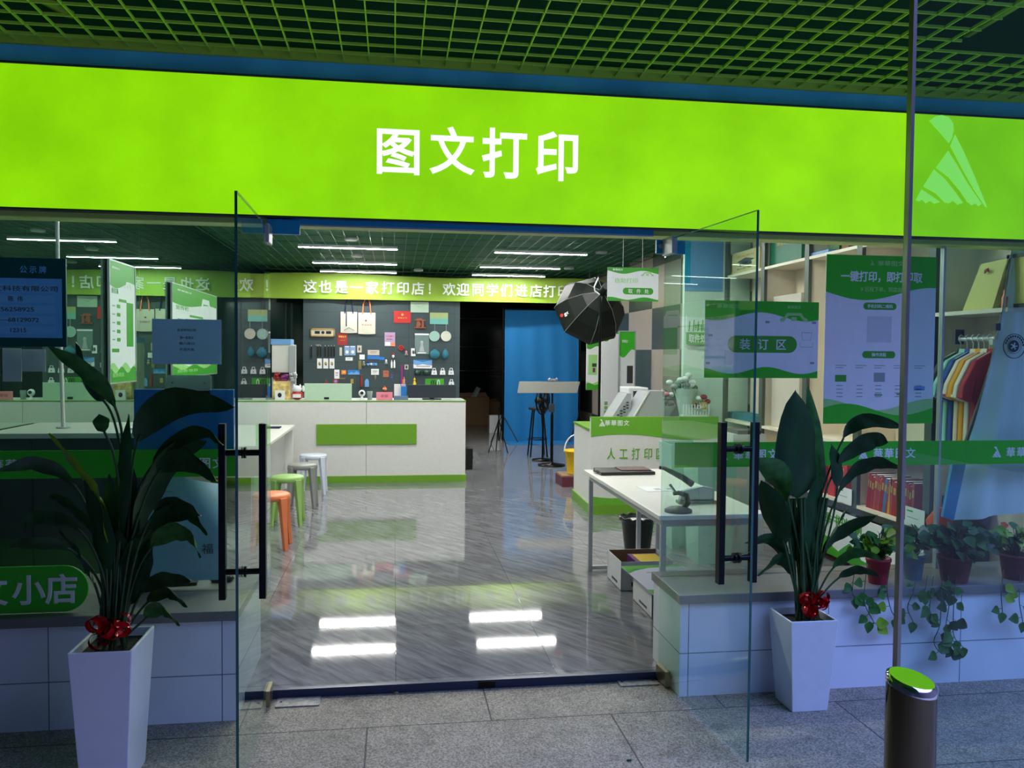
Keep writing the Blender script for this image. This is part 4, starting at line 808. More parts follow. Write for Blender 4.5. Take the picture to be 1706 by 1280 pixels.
m.tube([(.205*math.cos(i*PI/12), .02, .205*math.sin(i*PI/12)) for i in range(24)], .012, blackm, 6, close=True); m.build('guard', t)
m = MB(T)
for k in range(5):
    a = k*PI*.4; m.prism([(.03*math.cos(a), .03*math.sin(a)), (.16*math.cos(a-.35), .16*math.sin(a-.35)), (.18*math.cos(a), .18*math.sin(a)), (.16*math.cos(a+.3), .16*math.sin(a+.3))], .006, black, Matrix.Rotation(PI/2, 4, 'X'))
m.build('blade', t); MB(T).lathe([(.03, -.02), (.06, .0), (.05, .12), (.02, .14)], black, T=Matrix.Rotation(-PI/2, 4, 'X'), n=16).build('motor', t)
m = MB(); m.tube([(fc.x, Yf, .03), (fc.x, Yf, fc.z-.1)], .015, blackm, 8); m.tube([(fc.x, Yf, fc.z-.1), (fc.x, Yf, fc.z)], .02, blackm, 8); m.lathe([(.17, 0), (.16, .02), (.03, .04)], blackm, (fc.x, Yf, 0), 24); m.build('stand', t)
sx = aty(896, 690, 12.7).x; t = thing('bar_stool', 'tall black metal stool beside the black fan', 'stool', (sx, 12.7, 0)); zs = aty(896, 679, 12.7).z
MB().lathe([(.14, 0), (.15, .01), (.15, .03), (.14, .035)], black, (sx, 12.7, zs-.035), 24).build('seat', t)
for a in (PI/4, .75*PI, 1.25*PI, 1.75*PI): MB().tube([(sx+.1*math.cos(a), 12.7+.1*math.sin(a), zs-.03), (sx+.19*math.cos(a), 12.7+.19*math.sin(a), .005)], .012, blackm, 6).build('leg', t)
MB().tube([(sx+.155*math.cos(i*PI/8), 12.7+.155*math.sin(i*PI/8), .28) for i in range(16)], .008, blackm, 6, close=True).build('foot_ring', t)
# thin black tripod left of the backdrop
tx_ = aty(829, 700, 13.2); t = thing('light_tripod', 'thin black folded tripod left of the blue backdrop', 'tripod', (tx_.x, 13.2, 0))
for dx, dy in ((-.16, -.1), (.16, -.1), (0, .18)): MB().tube([(tx_.x+.02, 13.2, .55), (tx_.x+dx, 13.2+dy, .005)], .009, blackm, 6).build('leg', t)
MB().tube([(tx_.x+.02, 13.2, .2), (tx_.x+.02, 13.2, .75)], .011, blackm, 6).build('pole', t)
# ================================================================== SOFTBOX
YS = 9.6; sc = aty(1000, 545, YS); ap = aty(1002, 470, YS)
t = thing('softbox', 'big black octagonal studio softbox tilted down on a stand', 'softbox', (sc.x, YS, 0))
bm_ = mat('softbox_black_cloth', (8, 16, 11), .5, spec=.35); rib = mat('softbox_rib', (120, 128, 120), .4)
apx = aty(1003, 488, YS-.05); rc_ = aty(984, 517, YS+.35); ax = (rc_-apx).normalized(); D_ = (rc_-apx).length; R_ = .445
e1 = ax.cross(Vector((0, 0, 1))).normalized(); e2 = ax.cross(e1).normalized()
vs, fs = [], []; prof = ((.05, 0), (.22, D_*.22), (.36, D_*.58), (R_, D_), (R_+.004, D_+.07))
def P_(k, r, d, sub=0): a = 2*PI*k/8+.12; return apx+ax*d+(e1*math.cos(a)+e2*math.sin(a))*r
for r, d in prof:
    for k in range(8): vs.append(P_(k, r, d))
for i in range(len(prof)-1):
    for k in range(8): fs.append((i*8+k, i*8+(k+1) % 8, (i+1)*8+(k+1) % 8, (i+1)*8+k))
shl = MB().add(vs, fs, bm_).build('shell', t)
m = MB()
for k in range(8): m.tube([P_(k, r*1.004+.002, d) for r, d in prof], .0035, rib, 5)
m.build('seam', shl)
MB().add([P_(k, R_-.01, D_+.03) for k in range(8)], [tuple(range(8))], mat('diffuser_cloth', (150, 156, 150), .8)).build('diffuser', t)
# maker's lettering on the left face
best = min(range(8), key=lambda k: (P_(k, .4, .2)+P_(k+1, .4, .2)).x+.3*(P_(k, .4, .2)+P_(k+1, .4, .2)).z)
mid = (P_(best, .36, D_*.58)+P_(best+1, .36, D_*.58)+P_(best, R_, D_)+P_(best+1, R_, D_))/4
uu = (apx-mid).normalized(); nrm = uu.cross((P_(best+1, .4, D_*.8)-P_(best, .4, D_*.8)).normalized()).normalized()
if nrm.dot(Vector((0, 0, EYE))-mid) < 0: nrm = -nrm
vv = nrm.cross(uu).normalized(); Tm = Matrix(((uu.x, vv.x, nrm.x, mid.x), (uu.y, vv.y, nrm.y, mid.y), (uu.z, vv.z, nrm.z, mid.z), (0, 0, 0, 1)))
m = MB(Tm); m.text('godox', .08, 0, .06, printwhite, z=.012, w=.22); m.build('lettering', shl); MB(Tm).disc(-.06, 0, .022, .002, red, z=.012).build('logo_dot', shl)
px_ = aty(999, 600, YS-.22).x
MB().tube([(px_, YS-.22, .03), (px_, YS-.22, apx.z-.08)], .014, blackm, 8).build('pole', t)
MB().tube([apx+ax*.03, apx-ax*.16], .045, black, 12).build('lamp_head', t)
MB().tube([aty(997, 463, YS-.2), aty(990, 478, YS-.2), aty(991, 485, YS-.2), aty(999, 491, YS-.22)], .009, silver, 8).build('bracket', t)
for dx, dy in ((-.35, -.2), (.35, -.2), (0, .28)): MB().tube([(px_, YS-.22, .6), (px_+dx, YS-.22+dy, .005)], .01, blackm, 6).build('leg', t)
# ================================================================== RIGHT COUNTER
RY = 7.97; rx = aty(984, 760, RY).x; rz = aty(984, 696, RY).z
t = thing('print_counter', 'white counter with a green wave band and hand-printing lettering', 'counter', (2.7, RY, 0))
w = 3.3-rx; T = FR(rx, RY, 0); rg = mat('fresh_green_vinyl', (108, 176, 50), .35)
fb = MB().box(rx, 3.3, RY, RY+.05, 0, rz, white).box(rx-.003, 3.3, RY+.0, RY+.055, rz-.004, rz+.006, edgegreen).build('front_board', t)
m = MB(T); m.prism([(0, rz), (w, rz)]+wave(w, rz-.2, .03, .2, .9)[::-1], .003, rg); m.prism([(0, .1), (w, .1)]+wave(w, .2, .035, .3+PI, 1.1)[::-1], .003, rg); m.build('wave_print', fb)
m = MB(T); c = aty(1003, 705, RY); logo(m, c.x-rx, c.z, .075, printwhite, None, .003)
for k, ch in enumerate('華華图文'): m.text(ch, aty(1012+k*10.5, 705, RY).x-rx, c.z, .055, printwhite, z=.003)
for k, ch in enumerate('人工打印区'): c = aty(1018+k*20.5, 756, RY); m.text(ch, c.x-rx, c.z, .115, rg, z=.003, w=.085 if k != 4 else .09, bold=.012)
m.build('lettering', fb)
lx = atz(957, 830, 0).x-.03
m = MB(); m.add([(lx+.02, 8.94, 0), (rx, RY+.05, 0), (2.86, RY+.05, 0), (2.86, 8.94, 0), (lx+.02, 8.94, .84), (rx, RY+.05, .84), (2.86, RY+.05, .84), (2.86, 8.94, .84)], [(0, 3, 2, 1), (4, 5, 6, 7), (0, 1, 5, 4), (1, 2, 6, 5), (2, 3, 7, 6), (3, 0, 4, 7)], white); m.build('body', t)
m = MB(); m.add([(lx+.01, 8.95, .84), (rx-.01, RY+.05, .84), (2.86, RY+.05, .84), (2.86, 8.95, .84), (lx+.01, 8.95, .865), (rx-.01, RY+.05, .865), (2.86, RY+.05, .865), (2.86, 8.95, .865)], [(0, 3, 2, 1), (4, 5, 6, 7), (0, 1, 5, 4), (1, 2, 6, 5), (2, 3, 7, 6), (3, 0, 4, 7)], edgegreen); m.build('side_worktop', t)
m = MB(); m.add([(lx, 8.95, 0), (rx-.012, RY-.012, 0), (2.86, RY-.012, 0), (2.86, 8.95, 0), (lx, 8.95, .1), (rx-.012, RY-.012, .1), (2.86, RY-.012, .1), (2.86, 8.95, .1)], [(0, 3, 2, 1), (4, 5, 6, 7), (0, 1, 5, 4), (1, 2, 6, 5), (2, 3, 7, 6), (3, 0, 4, 7)], edgegreen); m.build('plinth', t)
# yellow bucket on a box
b_ = aty(952, 768, 9.9); bxx = b_.x+.06
t = thing('bucket', 'yellow plastic bucket with a white handle behind the print counter', 'bucket', (bxx, 9.9, .14))
MB().lathe([(.11, 0), (.145, .27), (.155, .27), (.155, .29), (.138, .29), (.105, .012), (.0, .012)], yellow, (bxx, 9.9, .14), 28).build('body', t)
MB().tube([(bxx-.15*math.cos(a), 9.9, .42+.2*math.sin(a)) for a in [i*PI/14 for i in range(15)]], .008, paper, 6).build('handle', t)
MB().tube([(bxx+.03*k, 9.9, .62) for k in (-1, 1)], .013, yellow, 8).build('grip', t)
tag(MB().box(bxx-.22, bxx+.22, 9.7, 10.1, 0, .12, mat('maroon_print', (100, 44, 60), .6)).box(bxx-.21, bxx+.21, 9.71, 10.09, .12, .135, kraft).build('carton'), 'low maroon printed carton under the yellow bucket', 'box')
# copiers behind the counter
def copier(name, p0, p1, py0, py1, Y, label, hole):
    xa, xb = aty(p0, py1, Y).x, aty(p1, py1, Y).x; zb, zt = .867, aty(p0, py0, Y).z; cm = mat('copier_grey', (160, 164, 168), .45)
    t = thing(name, label, 'copier', ((xa+xb)/2, Y, .866)); T = FR(0, Y, 0)
    MB(T).prism([(xa, zb), (xb, zb), (xb, zt), (xa+(xb-xa)*(.8 if hole else .5), zt), (xa, zb+.05)], .34, cm, z=-.36).build('body', t)
    m = MB(T)
    if hole:
        d = Vector((xb-xa, zt-zb-.05)).normalized()
        for i in range(3):
            for j in range(5): u, v = xa+(xb-xa)*(.14+.15*j), zb+.05+(zt-zb-.05)*(.02+.16*j)-(.03*i); m.rrect(u, u+.028, v-.008, v+.008, .006, .004, dgrey, z=-.004)
    else: m.prism([(xa, zb+.05), (xa+.02, zb+.05), (xa+(xb-xa)*.5+.02, zt), (xa+(xb-xa)*.5, zt)], .01, paper, z=-.01)
    m.build('tray' if hole else 'cover_edge', t)
copier('copier', 1018, 1052, 656, 688, 8.5, 'grey copier with a perforated slanting output tray', True)
copier('copier', 1050, 1108, 652, 688, 8.3, 'grey copier with a plain slanted cover beside the perforated one', False)
x0, x1, z0, z1 = rect(1046, 1078, 1, 2, 9.2); a = aty(1048, 646, 9.2); b = aty(1080, 676, 9.2)
t = thing('desktop_printer', 'white desktop printer with a dark panel behind the copiers', 'printer', ((a.x+b.x)/2, 9.3, 0)); MB().box(a.x, b.x, 9.2, 9.6, .5, a.z, paper).box(a.x, b.x, 9.25, 9.6, 0, .5, greym).build('body', t, bevel=.01); MB().box(a.x+.05, a.x+.17, 9.19, 9.2, a.z-.22, a.z-.04, dgrey).build('panel', t)
# standing posters at the back right
for k, (p0, p1, y0_, y1_, Y, l_) in enumerate(((977, 998, 566, 650, 13.2, 'green and white poster hanging left of the tall white panel'), (1002, 1031, 552, 690, 12.2, 'tall white standing panel with green vertical lettering'), (1032, 1057, 553, 672, 11.4, 'framed roll-up poster with dark photos beside the checkered wall'))):
    x0, x1, z0, z1 = rect(p0, y0_, p1, y1_, Y)
    if k: z0 = 0
    w, h = x1-x0, z1-z0; t = thing('standing_poster', l_, 'poster', ((x0+x1)/2, Y, z0)); T = FR(x0, Y, z0)
    m = panel(T, w, h, (.16 if k != 1 else .05, .03, PI+.4, .8), (.12, .02, .3, 1.0, 1) if k == 0 else None, th=.02, g=(green, green, dkgreen)[k])
    if k == 1:
        for j, ch in enumerate('華華图文快印'): m.text(ch, w*.28, h*(.44-.035*j), h*.03, green, z=.001)
        for j in range(2): m.rrect(w*.5, w*.72, h*(.4-.1*j)-.04, h*(.4-.1*j)+.04, .01, .001, green); m.text('打印', w*.6, h*(.33-.1*j), .04, ltgreen, z=.001)
    else:
        m.text('華華图文', w*.35, h*.93, h*.02, paper, z=.001, w=w*.4); car_icon(m, w*.72, h*.84, w*.28, paper, None, .001)
        if k == 2: m.box(w*.5, w*.9, h*.62, h*.75, 0, .001, dgrey); m.box(w*.08, w*.75, h*.3, h*.5, 0, .001, dgrey); m.text('自助打印', w*.5, h*.56, .04, ink, z=.001, w=w*.7)
        else: m.box(w*.15, w*.85, h*.3, h*.7, 0, .001, ltgreen); m.box(w*.5, w*.7, h*.35, h*.44, .001, .002, purple); m.box(w*.45, w*.8, h*.46, h*.53, .001, .002, dgrey)
    m.build('panel', t)
    if k == 2: m = MB(T); [m.box(a, b, c, d, -.02, .008, silver) for a, b, c, d in ((-.015, 0, 0, h), (w, w+.015, 0, h), (-.015, w+.015, h, h+.015))]; m.build('frame', t)
    if k == 0: [MB(T).tube([(w*q, h, 0), (w*q, 3.05-z0, 0)], .002, silver, 4).build('cord', t) for q in (.15, .85)]
    if k == 1: MB(T).box(-.02, w+.02, 0, .04, -.15, .15, silver).build('base', t)
# white end cabinet with the pick-up sign
x0 = aty(1139, 560, 8.25).x
t = thing('end_partition', 'tall white end panel with blue film at the top, beside the checkered wall', 'partition', ((x0+3.74)/2, 8.25, 0)); cw = mat('pale_green_white', (206, 224, 214), .4)
MB().box(x0, 3.74, 8.25, 8.31, 0, 2.9, cw).build('body', t, bevel=.004)
MB().box(x0+.002, x0+.42, 8.245, 8.249, aty(1150, 485, 8.25).z, 2.88, skyb).box(x0-.002, x0+.06, 8.243, 8.246, aty(1150, 472, 8.25).z, 2.89, bluef).build('protective_film', t)
x0, x1, z0, z1 = rect(1144, 526, 1180, 574, 8.2); w, h = x1-x0, z1-z0; m = MB(FR(x0, 8.2, z0)); m.box(0, w, 0, h*.42, -.02, 0, green); m.box(0, w, h*.42, h, -.02, -.004, cw); m.text('取件处', w*.5, h*.21, h*.28, paper, w=w*.8, bold=.02)
for k in range(4): m.tube([(w*(.1+.2*k), h*.45, 0), (w*(.14+.2*k), h*(.8+.05*(k % 2)), 0)], .006, green, 4)
m.text('打印', w*.62, h*.6, h*.22, green, w=w*.5); tag(m.build('pickup_sign'), 'small green pick-up point sign on the tall white end panel', 'sign')
# bunches of wrapped flowers
def bouquet(px, py, Y, label, cc, r=.16):
    c = aty(px, py, Y); zb = .865 if Y > 7.97 else .75; t = thing('flower_bunch', label, 'flowers', (c.x, Y, zb)); m = MB(); random.seed(int(px))
    for k in range(16):
        a = random.uniform(0, 2*PI); rr = random.uniform(.2, 1)*r; p = Vector((c.x+rr*math.cos(a), Y+rr*math.sin(a)*.7, c.z+random.uniform(-.06, .1)))
        m.tube([(c.x, Y, zb+.06), p], .003, stemm, 4); m.ball(p, (.04, .04, .028), cc[k % len(cc)], n=8)
    m.build('blooms', t); MB().lathe([(.035, 0), (.05, .08), (.12, max(.12, c.z-zb-.05))], mat('pale_wrap', (190, 206, 200), .4), (c.x, Y, zb), 12).build('wrapping', t)
bouquet(1108, 668, 8.5, 'bunch of pink and white flowers in pale paper, left bunch', (pink, paper, greym)); bouquet(1142, 640, 8.15, 'bunch of white leafy flowers in pale paper, tallest bunch', (paper, mat('sage_leaf', (120, 150, 130), .6), silver), .2); bouquet(1160, 672, 8.1, 'bunch of yellow and red flowers, lowest bunch', (gold, dred, paper), .12)
t = thing('acrylic_rack', 'low white slatted rack on the counter end behind the door glass', 'rack', (aty(1158, 690, 8.0).x, 8.02, .97)); a, b = aty(1138, 690, 8.0).x, aty(1180, 690, 8.0).x; m = MB(); m.box(a, b, 8.0, 8.1, rz+.006, rz+.02, paper)
[m.box(a+(b-a)*i/9, a+(b-a)*i/9+.012, 8.0, 8.01, rz+.02, rz+.13, paper) for i in range(10)]; m.build('rack_body', t)

# ================================================================== RIGHT WORK TABLE
def frame_legs(t, x, y0, y1, z, mm, inset=.0, foot=True):
    for y in (y0, y1):
        MB().box(x-.02, x+.02, y-.012, y+.012, 0.0, z, mm).build('leg', t, bevel=.003)
tm = mat('laminate_white', (232, 230, 222), .3); lm = mat('leg_grey', (176, 180, 184), .35, .3)
t = thing('work_table', 'long white work table with grey metal legs, right of the entrance', 'table', (1.71, 5.0, 0))
MB().box(1.405, 2.02, 4.17, 5.93, .725, .75, tm).build('tabletop', t, bevel=.003)
m = MB(); m.box(1.44, 1.98, 4.22, 5.89, .68, .725, lm); m.build('apron', t)
for x in (1.45, 1.82, 1.97):
    for y in (4.24, 5.88) if x != 1.82 else (5.88,): MB().box(x-.015, x+.015, y-.015, y+.015, 0, .685, lm).build('leg', t, bevel=.003)
MB().box(1.45, 1.97, 5.865, 5.895, .012, .04, lm).build('foot_rail', t, bevel=.004); MB().box(1.45, 1.97, 4.225, 4.255, .012, .04, lm).build('foot_rail', t, bevel=.004)
# black case, papers, stapler, punch, mint bins
c = atz(1035, 787, .75); t = thing('laptop_case', 'thin black case lying at the far end of the right work table', 'case', (c.x, 5.72, .751))
m = MB(); m.box(1.46, 1.86, 5.62, 5.86, .751, .775, mat('black_leather', (30, 26, 28), .4)); m.build('body', t, bevel=.006); m = MB(); m.box(1.62, 1.84, 5.66, 5.84, .775, .782, mat('brown_leaf', (90, 60, 58), .5)); m.build('cover', t); m = MB(); m.tube([(1.48, 5.66, .765), (1.44, 5.74, .77), (1.48, 5.82, .765)], .01, black, 6); m.build('handle', t)
p = atz(1078, 815, .75); tag(MB(Matrix.Translation((p.x+.1, p.y, .7505)) @ Matrix.Rotation(.05, 4, 'Z')).box(-.14, .14, -.1, .1, 0, .002, paper).box(-.06, -.02, -.05, .0, .002, .0025, lightink).box(.02, .06, -.05, .0, .002, .0025, lightink).build('paper_sheet'), 'white sheet of paper with grey marks on the work table', 'paper')
c = atz(1130, 853, .75); t = thing('eyelet_press', 'grey hand eyelet press with a round base at the near end of the table', 'press', (c.x, c.y, .751)); X, Y_ = c.x, c.y
MB().lathe([(.075, 0), (.075, .012), (.055, .022), (.02, .03)], dgrey, (X, Y_, .751), 28).build('base', t)
MB().tube([(X+.03, Y_, .77), (X+.055, Y_, .80), (X+.045, Y_, .84), (X, Y_, .855), (X-.03, Y_, .85)], [.016, .018, .016, .013, .01], dgrey, 10).build('body', t); MB().tube([(X-.02, Y_, .86), (X-.05, Y_, .9)], .008, chrome, 8).build('lever', t)
c = atz(1160, 845, .75); t = thing('heavy_stapler', 'long-armed grey heavy duty stapler with a raised black handle', 'stapler', (c.x, c.y+.12, .751)); X, Y_ = c.x+.02, c.y+.12
MB().box(X-.09, X+.14, Y_-.03, Y_+.03, .751, .768, greym).build('base', t, bevel=.004); m = MB(); m.prism([(-.08, .02), (.13, .02), (.13, .085), (.06, .1), (-.06, .075)], .036, silver, FR(X, Y_+.018, .751)); m.build('body', t, bevel=.004)
MB().tube([(X+.0, Y_, .86), (X-.06, Y_, .90), (X-.17, Y_, .955), (X-.2, Y_, .96)], [.02, .018, .012, .01], black, 8).build('handle', t)
mb2 = mat('mint_bin', (160, 206, 190), .35)
for k, (px, py, l_) in enumerate(((1128, 748, 'mint green plastic bin on the far right of the work area'), (1172, 760, 'second mint green plastic bin nearer the door'))):
    c = aty(px, py+30, 6.6+.0*k-.5*k); m = MB(); x, y = c.x+.05, c.y; H = aty(px, py-10, y).z
    m.add([(x-.13, y-.13, 0.0), (x+.13, y-.13, 0), (x+.13, y+.13, 0), (x-.13, y+.13, 0), (x-.16, y-.16, H), (x+.16, y-.16, H), (x+.16, y+.16, H), (x-.16, y+.16, H), (x-.145, y-.145, H), (x+.145, y-.145, H), (x+.145, y+.145, H), (x-.145, y+.145, H), (x-.12, y-.12, .05), (x+.12, y-.12, .05), (x+.12, y+.12, .05), (x-.12, y+.12, .05)],
          [(0, 3, 2, 1), (0, 1, 5, 4), (1, 2, 6, 5), (2, 3, 7, 6), (3, 0, 4, 7), (4, 5, 9, 8), (5, 6, 10, 9), (6, 7, 11, 10), (7, 4, 8, 11), (8, 9, 13, 12), (9, 10, 14, 13), (10, 11, 15, 14), (11, 8, 12, 15), (12, 13, 14, 15)], mb2)
    tag(m.build('plastic_bin'), l_, 'bin', 'mint plastic bins')
# waste bin and cartons under the table
c = atz(1062, 940, 0); X, Y_ = c.x, 6.35; X = aty(1062, 900, Y_).x
t = thing('waste_bin', 'round black waste bin with a bin liner beyond the white table legs', 'waste bin', (X, Y_, 0))
MB().lathe([(.10, 0), (.13, .26), (.135, .28), (.142, .28), (.142, .295), (.12, .295), (.09, .02), (0, .02)], black, (X, Y_, 0), 32).build('body', t)
m = MB(); m.tube([(X+.14*math.cos(i*PI/16), Y_+.14*math.sin(i*PI/16), .295+.008*math.sin(i*2.3)) for i in range(32)], [.012+.004*math.sin(i*1.7) for i in range(32)], mat('liner_black', (14, 14, 15), .25), 6, close=True); m.build('liner', t)
MB().lathe([(0, .27), (.11, .275), (.0, .285)], paper, (X, Y_, 0), 16).build('paper_waste', t)
wb_ = mat('white_carton', (216, 216, 218), .55)
a = atz(1050, 985, 0); xa = atz(1015, 965, 0).x
def carton(name, label, x0, x1, y0, y1, h, rot=0, inner=None):
    t = thing(name, label, 'box', ((x0+x1)/2, (y0+y1)/2, 0)); T = Matrix.Translation(((x0+x1)/2, (y0+y1)/2, 0)) @ Matrix.Rotation(rot, 4, 'Z'); w, d = (x1-x0)/2, (y1-y0)/2; q = .004; m = MB(T)
    m.box(-w, w, -d, -d+q, 0, h, wb_); m.box(-w, w, d-q, d, 0, h, wb_); m.box(-w, -w+q, -d, d, 0, h, wb_); m.box(w-q, w, -d, d, 0, h, wb_); m.box(-w, w, -d, d, 0, q, kraft); m.box(-w+q, w-q, d-q-.001, d-q, .01, h, kraft); m.box(-w+q, -w+q+.001, -d+q, d-q, .01, h, kraft); m.build('box_body', t)
    MB(T).box(-w*.6, w*.2, -d-.001, -d, h*.15, h*.3, ink).build('print_mark', t); MB(T).box(-w-.001, -w, -d*.5, d*.3, h*.15, h*.24, ink).build('print_mark', t); return t, T, w, d
t, T, w_, d_ = carton('carton', 'open white carton with a yellow and purple packet under the table', 1.535, 1.90, 5.34, 5.70, .2)
MB(T).box(-.06, .16, -.16, .1, .12, .185, mat('purple_packet', (96, 40, 110), .4)).box(-.03, .14, -.14, .07, .185, .188, yellow).build('packet', t)
t, T, w_, d_ = carton('carton', 'white carton with a printed side covered by a lilac sheet', 1.565, 1.93, 4.76, 5.16, .17)
m = MB(Matrix.Translation((1.74, 4.9, .187)) @ Matrix.Rotation(-.02, 4, 'X')); sh = mat('lilac_white_sheet', (206, 206, 226), .45)
m.box(-.22, .2, -.42, .40, 0, .004, sh); m.prism([(-.22, .40), (.2, .40), (.2, .36), (-.05, .33), (-.16, .27), (-.22, .2)], .001, green, z=.004); m.prism([(-.22, -.42), (.2, -.42), (.2, -.28), (0, -.24), (-.22, -.2)], .001, green, z=.004); m.box(-.1, -.02, .2, .215, .004, .005, lightink); m.box(.04, .12, .24, .25, .004, .005, lightink)
tag(m.build('printed_sheet'), 'lilac white printed sheet with green corners lying over the cartons', 'sheet')
carton('carton', 'small white carton nearest the threshold under the lilac sheet', 1.58, 1.93, 4.42, 4.70, .165)

# ================================================================== LEFT DESK, TABLE, STOOLS
t = thing('display_desk', 'long grey and black display desk behind the left window', 'desk', (-1.8, 5.35, 0)); dd = mat('desk_dark_panel', (44, 52, 52), .4)
MB().box(-2.3, -1.2, 4.98, 5.75, 1.10, 1.13, mat('desk_top_grey', (186, 190, 182), .3)).build('desktop', t, bevel=.003)
m = MB(); m.box(-2.3, -1.22, 5.01, 5.7, 0, 1.10, dd); m.build('body', t)
for x in (-2.05, -1.62): MB().box(x-.003, x+.003, 5.006, 5.01, .05, 1.08, black).build('panel_gap', t)
t = thing('side_table', 'white high table with a solid end joining the reception counter', 'table', (-1.6, 9.0, 0))
MB().box(-2.28, -1.16, 7.7, 9.95, .72, .75, tm).build('tabletop', t, bevel=.004); MB().box(-1.30, -1.27, 7.75, 9.9, 0, .72, mat('pale_side_panel', (190, 192, 188), .4)).build('side_panel', t); MB().box(-1.3, -1.18, 9.88, 9.92, 0, .72, tm).build('end_leg', t)
p = atz(470, 706, .75); tag(MB().box(-1.5, -1.27, 9.45, 9.6, .751, .765, navy).build('notebook', bevel=.002), 'dark blue notebook lying on the white side table', 'notebook')
# thin post on the desk
x = aty(101, 560, 5.3); t = thing('white_post', 'thin white metal post standing on the display desk', 'post', (x.x, 5.3, 1.131)); MB().tube([(x.x+.01, 5.3, 1.131), (x.x, 5.3, 1.6), (x.x-.012, 5.3, 2.2), (x.x-.012, 5.3, 3.04)], .012, mat('post_white', (214, 206, 200), .35), 8).build('pole', t); MB().lathe([(.04, 0), (.04, .008)], silver, (x.x+.01, 5.3, 1.131), 16).build('base', t)
# stacked papers on the desk
tag(MB().box(-1.6, -1.35, 5.2, 5.5, 1.131, 1.14, paper).build('paper_stack'), 'stack of white paper on the grey display desk', 'paper stack')
def stool(px, py, Y, mm, label):
    c = atz(px, py, .45); X = c.x; t = thing('plastic_stool', label, 'stool', (X, c.y, 0), 'plastic stools in a row'); y = c.y
    MB().lathe([(.145, -.05), (.155, -.045), (.15, -.008), (.14, 0), (.0, -.002)], mm, (X, y, .45), 32).build('seat', t)
    for a in (PI/4, .75*PI, 1.25*PI, 1.75*PI):
        m = MB(); ca, sa = math.cos(a), math.sin(a); v = []
        for z, r, w, d in ((.405, .142, .034, .024), (.3, .152, .026, .02), (0.0, .185, .017, .015)):
            for s1, s2 in ((-1, -1), (1, -1), (1, 1), (-1, 1)): v.append((X+ca*(r+s2*d)-sa*s1*w, y+sa*(r+s2*d)+ca*s1*w, z+(.02 if z > .4 else 0)))
        f = [(0, 3, 2, 1)[::-1], (8, 9, 10, 11)[::-1]]+[(4*k+i, 4*k+(i+1) % 4, 4*k+4+(i+1) % 4, 4*k+4+i)[::-1] for k in (0, 1) for i in range(4)]
        m.add(v, f, mm).build('leg', t, bevel=.004)
    return t
stool(522, 757, 0, mat('stool_white', (206, 214, 228), .35), 'pale white plastic stool, farthest of the row by the side table')
stool(504, 773, 0, mat('stool_grey', (140, 142, 138), .4), 'grey plastic stool between the white and the lime ones')
stool(479, 793, 0, mat('stool_lime', (150, 192, 106), .4), 'lime green plastic stool between the grey and the orange ones')
stool(452, 822, 0, orange, 'orange plastic stool, nearest the entrance')
# things on the inner sills
tag(MB(Matrix.Translation((-1.12, 4.22, .4605)) @ Matrix.Rotation(.1, 4, 'Z')).box(-.16, .16, -.1, .1, 0, .015, black).box(-.15, .1, -.08, .08, .015, .018, dgrey).build('black_tray', bevel=.003), 'flat black tray on the left window sill', 'tray')
x = aty(370, 992, 4.2).x; tag(MB().lathe([(.05, 0), (.06, .012), (.05, .03), (0, .036)], black, (x, 4.2, .4605), 24, sy=.7).build('black_dish'), 'small black oval lump on the sill beside the door', 'dish')
x = aty(290, 970, 4.3).x; m = MB(); m.prism([(-.17, 0), (.17, 0), (.15, .1), (-.17, .06)], .07, mat('sill_white', (214, 216, 210), .4), FR(x, 4.38, .461)); tag(m.build('white_case', bevel=.004), 'low white case on the sill below the curling poster', 'case')
# coloured things near the right table seen through the leaf
x = aty(1240, 722, 6.4); tag(MB().box(x.x-.14, x.x+.14, 6.3, 6.6, 0.0, x.z, mat('copier_side', (196, 198, 194), .4)).box(x.x-.06, x.x+.02, 6.298, 6.3, x.z-.09, x.z-.06, red).box(x.x-.1, x.x+.1, 6.3, 6.58, x.z, x.z+.03, dgrey).build('plotter', bevel=.01), 'pale floor-standing printer with a red label behind the right door leaf', 'printer')

# ================================================================== RIGHT DISPLAY SHELVES
SX = 3.4; posts = (8.08, 7.23, 6.41, 5.63, 4.80); pm = mat('shelf_post', (72, 84, 74), .4); sb_ = mat('shelf_board', (236, 226, 204), .35)
t = thing('display_shelving', 'tall open cream display shelving along the right wall behind the window', 'shelving', (3.57, 6.2, 0))
MB().box(3.72, 3.745, 4.12, 8.15, 0, 2.95, cream).build('back_panel', t)
for y in posts: MB().box(SX, SX+.03, y-.035, y+.035, 0, 2.95, pm).build('upright', t)
for y in posts[1:]: MB().box(SX+.03, 3.72, y-.01, y+.01, 0, 2.95, cream).build('divider', t)
zU, zM, zL = atx(1300, 441, SX).z, atx(1620, 520, SX).z, atx(1470, 859, SX).z
for a, b, zs in ((7.23, 8.08, (zU, .95, zL)), (6.41, 7.23, (zU, .95, zL)), (5.63, 6.41, (zU, .95, zL)), (4.80, 5.63, (zU, .95, zL)), (4.13, 4.80, (zM, zU+.1))):
    for z in zs: MB().box(SX+.002, 3.72, a+.012, b-.012, z-.012, z+.012, sb_).build('shelf', t)
for a, b in ((7.23, 8.08), (6.41, 7.23), (5.63, 6.41), (4.80, 5.63)): MB().box(SX-.004, SX+.012, a, b, zL-.06, zL-.013, dgrey).build('edge_rail', t)
